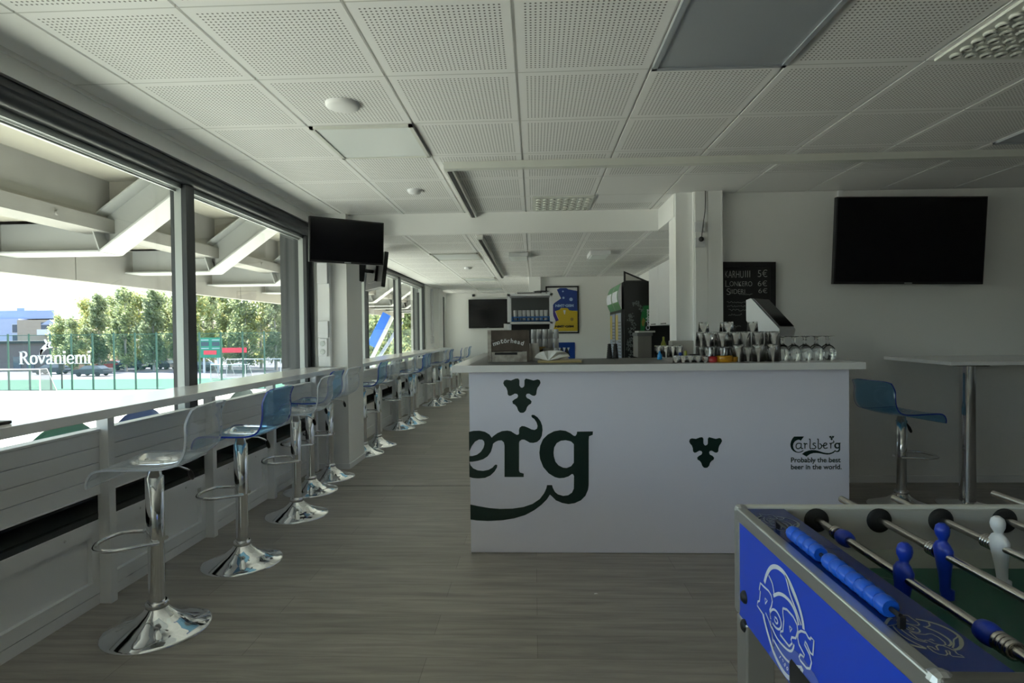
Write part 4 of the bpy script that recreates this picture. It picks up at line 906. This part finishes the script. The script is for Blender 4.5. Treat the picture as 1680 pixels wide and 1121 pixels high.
# printed splash and bottle on the side facing us
fpx = lambda x,y: (lambda q:(q.x-1.22,q.z))(at(990+x/6.79,440+y/6.79,Y=7.95))
on_side = lambda a,b,w: (a,-.0022+w*.3,b)
mb = MB(); rs = random.Random(9)
path = [(270,1040),(300,960),(275,900),(300,820),(385,780),(290,710),(340,660),(310,590),(290,560),(300,520)]
for pth in (path,[(430,470),(410,420),(375,390),(330,400)],[(310,780),(290,840),(350,880)]):
  mb = MB()
  for (x,y) in catmull(pth,6,False):
    for k in range(3):
        c = fpx(x+rs.gauss(0,14),y+rs.gauss(0,12)); r0 = rs.uniform(.004,.013)
        put(mb, flat([[(c[0]+r0*rs.uniform(.5,1.2)*math.cos(a),c[1]+r0*rs.uniform(.5,1.4)*math.sin(a)) for a in [q*PI/4 for q in range(8)]]], .0005), on_side)
  mb.build('splash_print', M['foam'], t)
put(MB(), flat([[fpx(*p) for p in [(410,700),(415,560),(430,470),(445,420),(505,415),(505,560),(470,600),(455,700)]]], .0005), on_side).build('bottle_print', M['fgreen'], t)
put(MB(), flat([[fpx(*p) for p in [(425,600),(440,550),(465,580),(450,650),(430,640)]]], .0005), lambda a,b,w:(a,-.003,b)).build('bottle_label', M['gold'], t)
V, F = text('Carlsberg', None, .07, bold=.03, center=False); c = fpx(530,690)
put(MB(), (V,F), lambda a,b,w: (c[0]-b, -.0032, c[1]+a)).build('side_lettering', M['print_'], t)
# kitchen cupboards on the side wall
t = thing('wall_cupboard', 'pale grey wall cupboards with dark handles left of the right pillar', 'cupboard', (1.5,5.35,1.39))
MB().box(.012,.35,0,2.28,0,.72).build('body', M['white'], t)
for k in range(4):
    d = MB().box(-.008,.012,.004+k*.57,.566+k*.57,.0,.72).build('door', M['whitepl'], t, bevel=.002)
    MB().box(-.02,-.008,.16+k*.57,.40+k*.57,.012,.022).build('handle', M['black'], d)
struct(MB().box(1.84,1.85,5.3,7.9,.92,1.39), 'wall_splashback', M['tile'])
t = thing('kitchen_unit', 'dark worktop unit along the side wall under the cupboards', 'kitchen unit', (1.28,5.35,0)); MB().box(0,.56,0,2.55,0,.89).build('body', M['white'], t); MB().box(-.02,.56,0,2.55,.89,.92).build('worktop', M['mat_'], t)
t = thing('ice_machine', 'small grey metal machine with darker lid before the fridge', 'machine', (.747,4.24,Z0)); MB().box(0,.10,0,.2,0,.155).build('body', M['iron'], t, bevel=.003); MB().box(-.004,.106,-.006,.206,.155,.18).build('lid', M['mat_'], t, bevel=.003); MB().box(.01,.13,.02,.18,.18,.192).build('top_plate', M['cream'], t)
solo(MB().box(0,.16,0,.12,0,.115), 'napkin_box', M['cream'], 'cream box behind the upturned glasses left of the pillar', 'box', loc=(1.03,4.4,Z0), bevel=.004)
solo(MB().lathe([(.02,0),(.022,.01),(.02,.09),(.008,.12),(.008,.145),(.001,.147)], 16), 'lime_bottle', M['tin'], 'dark yellow green squeeze bottle beside the grey machine', 'bottle', loc=(.975,4.44,Z0))
for i in range(4):
    for j in range(2): glass('larger upturned tumbler in the group left of the pillar', (.895+i*.05,4.22+j*.06,Z0), 'upturned tumblers left of the pillar', .0235, .085)
solo(MB().lathe([(.014,0),(.016,.004),(.015,.03),(.006,.045),(.005,.055),(.001,.056)], 16), 'soap_bottle', M['cyan'], 'tiny bottle of blue liquid before the upturned tumblers', 'bottle', loc=(.835,3.92,Z0))
for i,x in enumerate((.528,.57)):
    m = MB()
    for k in range(8): r = .022-k*.0012; m.lathe([(r,.0+k*.013),(r,.008+k*.013),(r-.004,.009+k*.013),(r-.004,.013+k*.013)], 20, cap=(k in (0,7)))
    solo(m, 'lid_stack', M['black'], 'tapering ridged stack of black lids, '+('left one' if i==0 else 'right one, nearer the fridge'), 'stack of lids', loc=(x,4.12,Z0))
# ------------------------------------------------------------------ payment terminal, chalkboard
t = thing('payment_terminal', 'white till terminal with tilted dark screen behind the glasses', 'till', (1.575,4.3,Z0), math.radians(45))
Zt = 1.552-Z0
tri3 = [(-.035,-.012),(.0,.0),(.205,-.228),(.19,-.285),(.05,-.30),(-.035,-.16)]
f = lambda v: (lambda a,b: (b_(a,b,v)))
def P(a,b,v): # profile runs along local -Y (towards the viewer and right), width along local +X
    return (v, -a, Zt+b)
MB().prism(tri3, lambda a,b: P(a,b,0), lambda a,b: P(a,b,.28)).build('housing', M['whitepl'], t, bevel=.006)
MB().prism([(.012,-.006),(.195,-.21),(.2,-.206),(.017,-.002)], lambda a,b: P(a,b,.015), lambda a,b: P(a,b,.265)).build('screen', M['screen'], t)
MB().box(.04,.24,-.13,.08,0,.02).box(.1,.18,-.09,.03,.02,Zt-.25).build('stand', M['whitepl'], t, bevel=.004)
TL,TRr,BR,BL = at(1181,430,Y=5.06),at(1271,426,Y=5.06),at(1279,545,Y=5.04),at(1180,547,Y=5.04)
t = thing('chalkboard', 'black framed price chalkboard leaning on the wall behind the till', 'chalkboard', (BL.x,5.06,1.131))
cw, chh = TRr.x-TL.x+.01, TL.z-1.13; t.rotation_euler = (-.03,math.radians(1.0),0)
MB().box(.04,cw-.04,-.012,.0,.04,chh-.04).build('board', M['board'], t)
for q in ((0,.045,0,chh),(cw-.045,cw,0,chh),(.045,cw-.045,0,.045),(.045,cw-.045,chh-.045,chh)): MB().box(q[0],q[1],-.026,.004,q[2],q[3]).build('frame_bar', M['black'], t)
u = lambda x,y: ((x-148)/(832-148)*cw, chh-(y-128)/7.47*5.06/FPX)
mb = MB()
def chalk(s, x0,y0,x1,y1):
    a, b = u(x0,y1), u(x1,y0); V, F = text(s, b[0]-a[0], b[1]-a[1], bold=-.012, center=False)
    put(mb, (V,F), lambda p,q,w: (a[0]+p, -.0135, a[1]+q))
for row in ((('KARHU',217,235,445,318),('III',465,232,525,312)),(('5€',618,220,735,308),),(('L',222,352,275,428),('ONKERO',275,362,550,420)),(('6€',620,352,732,418),),(('S',238,448,285,525),('IIDERI',290,458,462,512)),(('6€',628,445,735,502),)):
    mb = MB()
    for a in row: chalk(*a)
    mb.build('chalk_writing', M['chalk'], t)
rk = random.Random(4)
for x0,x1,y in ((240,525,615),(245,470,665),(262,515,710),(258,430,765),(395,560,520),(265,420,905)):
    x = x0; p = []; mb = MB()
    while x < x1: p.append(u(x,y+rk.uniform(-14,10))); x += rk.uniform(7,13)
    put(mb, ribbon(p, .0022, smooth=False), lambda a,b,w: (a,-.0135,b)); mb.build('chalk_writing', M['chalk'], t)
solo(MB().prism([(0,0),(.02,.004),(.014,.016),(.002,.012)], lambda a,b:(a,b,.0006), lambda a,b:(a,b,.002)), 'paper_scrap', M['paper'], 'tiny torn scrap of white paper on the floor before the counter', 'paper scrap', loc=(.287,2.92,0))
solo(MB().box(-.09,.09,-.035,.035,0,.012), 'remote_control', M['black'], 'flat black object lying on the window shelf at the left edge', 'remote control', loc=(-2.0,2.02,1.0085), bevel=.004)
# ================================================================== TABLE FOOTBALL
t = thing('football_table', 'blue table football game with silver trim in the right foreground', 'football table')
X0, X1, Y0, Y1, ZT, ZB = .444, 1.86, .66, 1.317, .93, .692; FZ = .808; XF = .545; RZ = .904
# cabinet: hollow box with end apron
m = MB().box(X0+.004,X1-.004,Y1-.022,Y1-.004,ZB,ZT-.006).box(X0+.004,X1-.004,Y0+.004,Y0+.022,ZB,ZT-.006).box(X0+.02,X1-.02,Y0+.02,Y1-.02,ZB,ZB+.02)
m.build('cabinet', M['cream'], t)
m = MB().add([(XF,Y1-.022,FZ+.03),(XF,Y1-.05,FZ+.0),(X1-.14,Y1-.05,FZ),(X1-.14,Y1-.022,FZ+.03)], [(0,1,2,3)]).add([(XF,Y0+.022,FZ+.03),(XF,Y0+.05,FZ+.0),(X1-.14,Y0+.05,FZ),(X1-.14,Y0+.022,FZ+.03)], [(3,2,1,0)])
m.build('side_ramp', M['line'], t)
MB().box(X0+.003,X0+.02,Y0+.02,Y1-.02,ZB,ZT-.012).build('end_panel', M['blue'], t)
for x,e in ((X0+.02,XF),(X1-.14,X1-.02)): MB().box(x,e,Y0+.02,Y1-.02,ZT-.03,ZT-.004).build('end_apron', M['navy'], t)
MB().box(X1-.02,X1-.003,Y0+.02,Y1-.02,ZB,ZT-.012).build('end_panel', M['blue'], t)
for y in (Y0-.004,Y1-.016): MB().box(X0+.004,X1-.004,y,y+.02,ZT-.008,ZT).build('rim', M['alu'] if y>1 else M['iron'], t, bevel=.003)
for x in (X0-.002,X1-.018): MB().box(x,x+.022,Y0+.012,Y1-.012,ZT-.03,ZT-.002).build('rim', M['silver'], t, bevel=.003)
for x,sx in ((X0,1),(X1,-1)):
    for y,sy in ((Y0,1),(Y1,-1)):
        prof = [(0,.0),(0,.02),(.0,ZT-ZB-.02)]
        MB().box(min(x-.003*sx,x+.026*sx),max(x-.003*sx,x+.026*sx),min(y-.003*sy,y+.026*sy),max(y-.003*sy,y+.026*sy),ZB+.0,ZT+.003).build('corner_trim', M['silver'], t, bevel=.011)
        MB().box(x+.03*sx-.03,x+.03*sx+.03,y+.04*sy-.03,y+.04*sy+.03,0,ZB).build('leg', M['silver'], t, bevel=.004)
f = MB().box(XF-.08,X1-.06,Y0+.022,Y1-.022,FZ-.012,FZ).build('playing_field', M['turf'], t)
ym = (Y0+Y1)/2; mb = MB(); w = .004
on_f = lambda a,b,q: (a,b,FZ+.0006)
pen = [(XF,Y1-.09),(.70,Y1-.09),(.74,Y1-.12),(.74,Y0+.12),(.70,Y0+.09),(XF,Y0+.09)]
put(mb, ribbon(pen, w, smooth=False), on_f); put(mb, ribbon([(XF,ym+.16),(.66,ym+.14),(.66,ym-.14),(XF,ym-.16)], w, smooth=False), on_f)
xm = (XF+X1-.14)/2; put(mb, ribbon([(xm,Y0+.05),(xm,Y1-.05)], w, smooth=False), on_f); put(mb, ribbon([(xm+.1*math.cos(a),ym+.1*math.sin(a)) for a in [k*PI/10 for k in range(20)]], w, True), on_f)
mb.build('field_line', M['line'], f)
# end panel prints
E1 = lambda px,py: (lambda q:(q.y,q.z))(at(px,py,X=X0+.003))
on_end = lambda a,b,w: (X0+.0022-w*.3, a, b)
ar = [E1(1320+120*math.cos(a),1190-112*math.sin(a)) for a in [PI*k/16 for k in range(17)]]
ay, az = E1(1400,1200)
circ = [(ym+.155*math.cos(a), ZB-.045+.12*math.sin(a)) for a in [PI*k/24 for k in range(25)]]
circ = [(y,max(z,ZB+.002)) for y,z in circ]
put(MB(), flat([circ]), on_end).build('arc_print', M['paleblue'], t)
cut = [(ym+.052,ZB+.004),(ym+.052,ZB+.04),(ym+.044,ZB+.05),(ym-.05,ZB+.05),(ym-.058,ZB+.04),(ym-.058,ZB+.004)]
put(MB(), flat([cut]), lambda a,b,w:(X0+.0012-w,a,b)).build('ball_return', M['rubber'], t)
for px,py in ((1220,980),(1220,1027)):
    q = at(px,py,X=X0); MB().lathe([(.014,0),(.013,.004),(.008,.008),(.001,.009)], 20, M4=Matrix.Translation((X0+.003,q.y,q.z))@Matrix.Rotation(-PI/2,4,'Y')).build('bolt_cap', M['black'], t)
# club emblem: an upright football oval with the letters across it, drawn in local units (a right, b up)
K = 5.073
def em(x,y): q = at(1220+x/K, 900+y/K, X=X0); return (q.y, q.z)
EC = em(300,620); 
def loc(p): q = em(*p); return (-(q[0]-EC[0]), q[1]-EC[1])
EM = [([(165,285),(185,215),(215,165),(250,152),(290,168),(335,215),(380,295),(425,405),(460,515),(482,605),(490,675)],.0040,1),
      ([(155,545),(170,620),(200,730),(240,860),(290,970),(340,1050),(385,1088),(425,1092),(460,1055),(480,995)],.0042,1),
      ([(200,225),(230,290),(245,375)],.0020,1),([(335,220),(355,290),(380,390),(430,520),(470,640)],.0020,1),([(345,235),(400,370),(440,470)],.0014,1),
      ([(240,395),(285,378),(335,400),(385,455),(425,540),(450,640)],.0030,1),([(175,535),(215,640),(235,760),(238,850)],.0016,1),([(215,600),(228,720),(240,830)],.0016,1),
      ([(225,650),(265,740),(315,805),(365,850),(395,850),(412,800)],.0020,1),([(240,760),(290,850),(350,930),(415,975),(470,990)],.0022,1),
      ([(152,545),(104,474),(112,440),(124,440),(132,355),(122,348),(132,288),(160,318),(200,354),(222,392),(231,440),(224,480),(209,515),(218,590)],.0019,0),
      ([(170,415),(190,434),(172,462),(170,415)],.0016,0),
      ([(212,560),(216,528),(238,508),(268,528),(296,585),(305,640),(290,672),(262,662),(232,622)],.0020,1),([(250,572),(266,584),(276,612),(268,626),(252,606),(248,585)],.0017,1),
      ([(318,498),(352,510),(405,570),(436,635),(442,690),(425,748),(392,740),(386,762),(396,790),(370,815),(296,718),(300,692),(318,690),(326,600),(318,540),(318,498)],.0019,0),([(374,648),(394,668),(378,694),(374,648)],.0016,0),
      ([(446,700),(470,688),(508,702),(530,745),(545,757),(550,742),(576,766),(566,888),(544,866),(518,800),(504,776),(498,800),(540,885),(556,950),(542,1002),(514,996),(462,932),(452,906),(464,880),(490,906),(498,890),(452,800),(440,740),(446,700)],.0019,0)]
def emblem(mb, fn, k=1, rot=0, wk=1):
    c, s = math.cos(rot), math.sin(rot)
    for pts,w,sm in EM:
        L = [loc(p) for p in pts]; L = [((a*c-b*s)*k,(a*s+b*c)*k) for a,b in L]
        put(mb, ribbon(L, w*k*wk*2.1, smooth=sm), fn)
    for i,ch in enumerate('1950'):
        q = loc((295+i*20, 905+i*32)); V, F = text(ch, None, .009, bold=.03)
        a0 = -.75
        put(mb, ([Vector((((v.x*math.cos(a0)-v.y*math.sin(a0)+q[0])*c-(v.x*math.sin(a0)+v.y*math.cos(a0)+q[1])*s)*k, ((v.x*math.cos(a0)-v.y*math.sin(a0)+q[0])*s+(v.x*math.sin(a0)+v.y*math.cos(a0)+q[1])*c)*k, 0)) for v in V], F), fn)
mb = MB(); emblem(mb, lambda a,b,w: (X0+.0018, EC[0]-a, EC[1]+b)); mb.build('club_emblem', M['print_'], t)
for px,py in ((1270,857),(1506,1038)):
    q = at(px,py,Z=ZT-.004); mb = MB(); emblem(mb, lambda a,b,w: (q.x+b*.0+b, q.y-a, ZT-.0034), .46, 0); mb.build('club_emblem', M['line'], t)
# score counter: beads on a thin rod over the apron
qa, qb = at(1300,872,Z=ZT+.012), at(1440,977,Z=ZT+.012); xr = .478
r = MB().tube([(xr,Y1-.15,ZT+.011),(xr,Y0+.12,ZT+.011)], .0035, 8).build('score_rod', M['black'], t)
for y in (Y1-.148,Y0+.118): MB().box(xr-.004,xr+.004,y-.003,y+.003,ZT-.004,ZT+.012).build('score_holder', M['black'], t)
def bead(y, l):
    MB().loft([[Vector((xr+rr*math.cos(a), y+s*l/2, ZT+.011+rr*math.sin(a))) for a in [2*PI*j/12 for j in range(12)]] for s,rr in ((-1,.0115),(-.75,.0135),(.2,.014),(.75,.013),(1,.0115))]).build('score_bead', M['bluepl'], r)
ya, yb, yc, yd = at(1299,870,X=xr).y, at(1347,905,X=xr).y, at(1358,915,X=xr).y, at(1462,985,X=xr).y
for n,a,b in ((5,ya,yb),(7,yc,yd)):
    for k in range(n): bead(a+(b-a)*(k+.5)/n, abs(b-a)/n*.97)
# rods with players
def player(rod, x, y, m, lean=0, flip=1):
    S = [(.052,.0105,.0105,0),(.058,.006,.006,0)]
    R = Matrix.Translation((x,y,RZ))@Matrix.Rotation(lean,4,'Y')
    ring = lambda z,rx,ry,ox=0: [R@Vector((ox+rx*math.cos(2*PI*j/14), ry*math.sin(2*PI*j/14), z)) for j in range(14)]
    L = [ring(-.082,.010,.0105,.004),ring(-.066,.0125,.0105,.003),ring(-.062,.0085,.0095),ring(-.04,.0085,.0125),ring(-.018,.0105,.0165),ring(0,.0125,.0205),ring(.012,.0115,.0225),ring(.021,.008,.016),ring(.0255,.0065,.0075),
         ring(.030,.008,.0085),ring(.037,.0115,.0115),ring(.045,.0125,.0125),ring(.053,.0105,.0105),ring(.058,.005,.005)]
    MB().loft(L).build('player', M[m], rod)
def rings_(rod, x, y0, n, s=.0065, r=.0135):
    m = MB()
    for k in range(n): m.tube([(x+r*.8*math.cos(a), y0-k*s, RZ+r*.8*math.sin(a)) for a in [2*PI*j/14 for j in range(14)]], .0034, 6, closed=True)
    m.build('spring', M['steel'], rod)
def bumper(rod, x, y, m='bluedk', l=.034):
    MB().loft([[Vector((x+rr*math.cos(a), y+s*l/2, RZ+rr*math.sin(a))) for a in [2*PI*j/16 for j in range(16)]] for s,rr in ((-1,.0095),(-.8,.0145),(0,.0165),(.8,.0145),(1,.0095))]).build('bumper', M[m], rod)
xs = [.613,.747,.878,1.012,1.147,1.281,1.415,1.55]
ext = [.0,.12,.13,.05,.17,.05,.1,.02]
yat = lambda px,py,x: at(px,py,X=x).y
for i,x in enumerate(xs):
    rod = MB().tube([(x,Y1+.012+ext[i],RZ),(x,Y0-.16,RZ)], .0079, 12).build('player_rod', M['steel'], t)
    for y in (Y1-.022,Y0+.022):
        s = -1 if y > 1 else 1
        MB().lathe([(.026,0),(.0265,.003),(.022,.006),(.009,.007)], 24, M4=Matrix.Translation((x,y,RZ-.002))@Matrix.Rotation(PI/2*(1 if s<0 else -1),4,'X')).build('bearing', M['rubber'], rod)
    MB().lathe([(.016,0),(.017,.01),(.016,.09),(.012,.1)], 16, M4=Matrix.Translation((x,Y0-.06,RZ))@Matrix.Rotation(PI/2,4,'X')).build('handle', M['black'], rod)
    if i == 0:
        player(rod, x, yat(1482,950,x), 'bluedk', .05); bumper(rod, x, yat(1386,880,x)); rings_(rod, x, yat(1371,872,x), 2)
        yb_ = yat(1622,1043,x); bumper(rod, x, yb_, l=.03); rings_(rod, x, yb_-.02, 4, .0075)
    elif i == 1:
        y = yat(1548,915,x); player(rod, x, y, 'bluedk', -.05); rings_(rod, x, y+.033, 3); player(rod, x, y-.22, 'bluedk', -.05); rings_(rod, x, y-.245, 3)
    elif i == 2:
        y = yat(1640,905,x); player(rod, x, y, 'whitepl', -.08); rings_(rod, x, y+.034, 4); player(rod, x, y-.17, 'whitepl', -.08); player(rod, x, y-.34, 'whitepl', -.08); rings_(rod, x, y-.362, 4)
    else:
        for q in range(4): player(rod, x, Y1-.12-q*.125-.01*(i%3), 'bluedk' if i in (3,5) else 'whitepl', .06*(-1)**i)
SKY, SUN, EXPO = .35, 9.0, 1.55
# ================================================================== LIGHT
w = bpy.data.worlds.new('sky'); bpy.context.scene.world = w; w.use_nodes = True; nt = w.node_tree
sk = nt.nodes.new('ShaderNodeTexSky'); sk.sky_type = 'NISHITA'; sk.sun_disc = False; sk.sun_elevation = math.radians(36); sk.sun_rotation = math.radians(60)
sk.air_density = 1; sk.dust_density = 2.5; sk.ozone_density = 1
nt.links.new(sk.outputs[0], nt.nodes['Background'].inputs[0]); nt.nodes['Background'].inputs[1].default_value = SKY
L = bpy.data.lights.new('sun','SUN'); L.energy = SUN; L.angle = .01; L.color = (1,.97,.93)
s = bpy.data.objects.new('sun', L); C.objects.link(s)
d = Vector((.72,-.22,-.62)); s.rotation_euler = d.to_track_quat('-Z','Y').to_euler()
sc = bpy.context.scene
sc.view_settings.view_transform = 'Standard'; sc.view_settings.look = 'None'; sc.view_settings.gamma = 1; sc.view_settings.use_curve_mapping = False
sc.view_settings.exposure = EXPO
cy = sc.cycles
cy.max_bounces = 26; cy.diffuse_bounces = 9; cy.glossy_bounces = 5; cy.transmission_bounces = 24; cy.transparent_max_bounces = 48
cy.use_denoising = True; cy.sample_clamp_indirect = 8; cy.caustics_reflective = False; cy.caustics_refractive = False
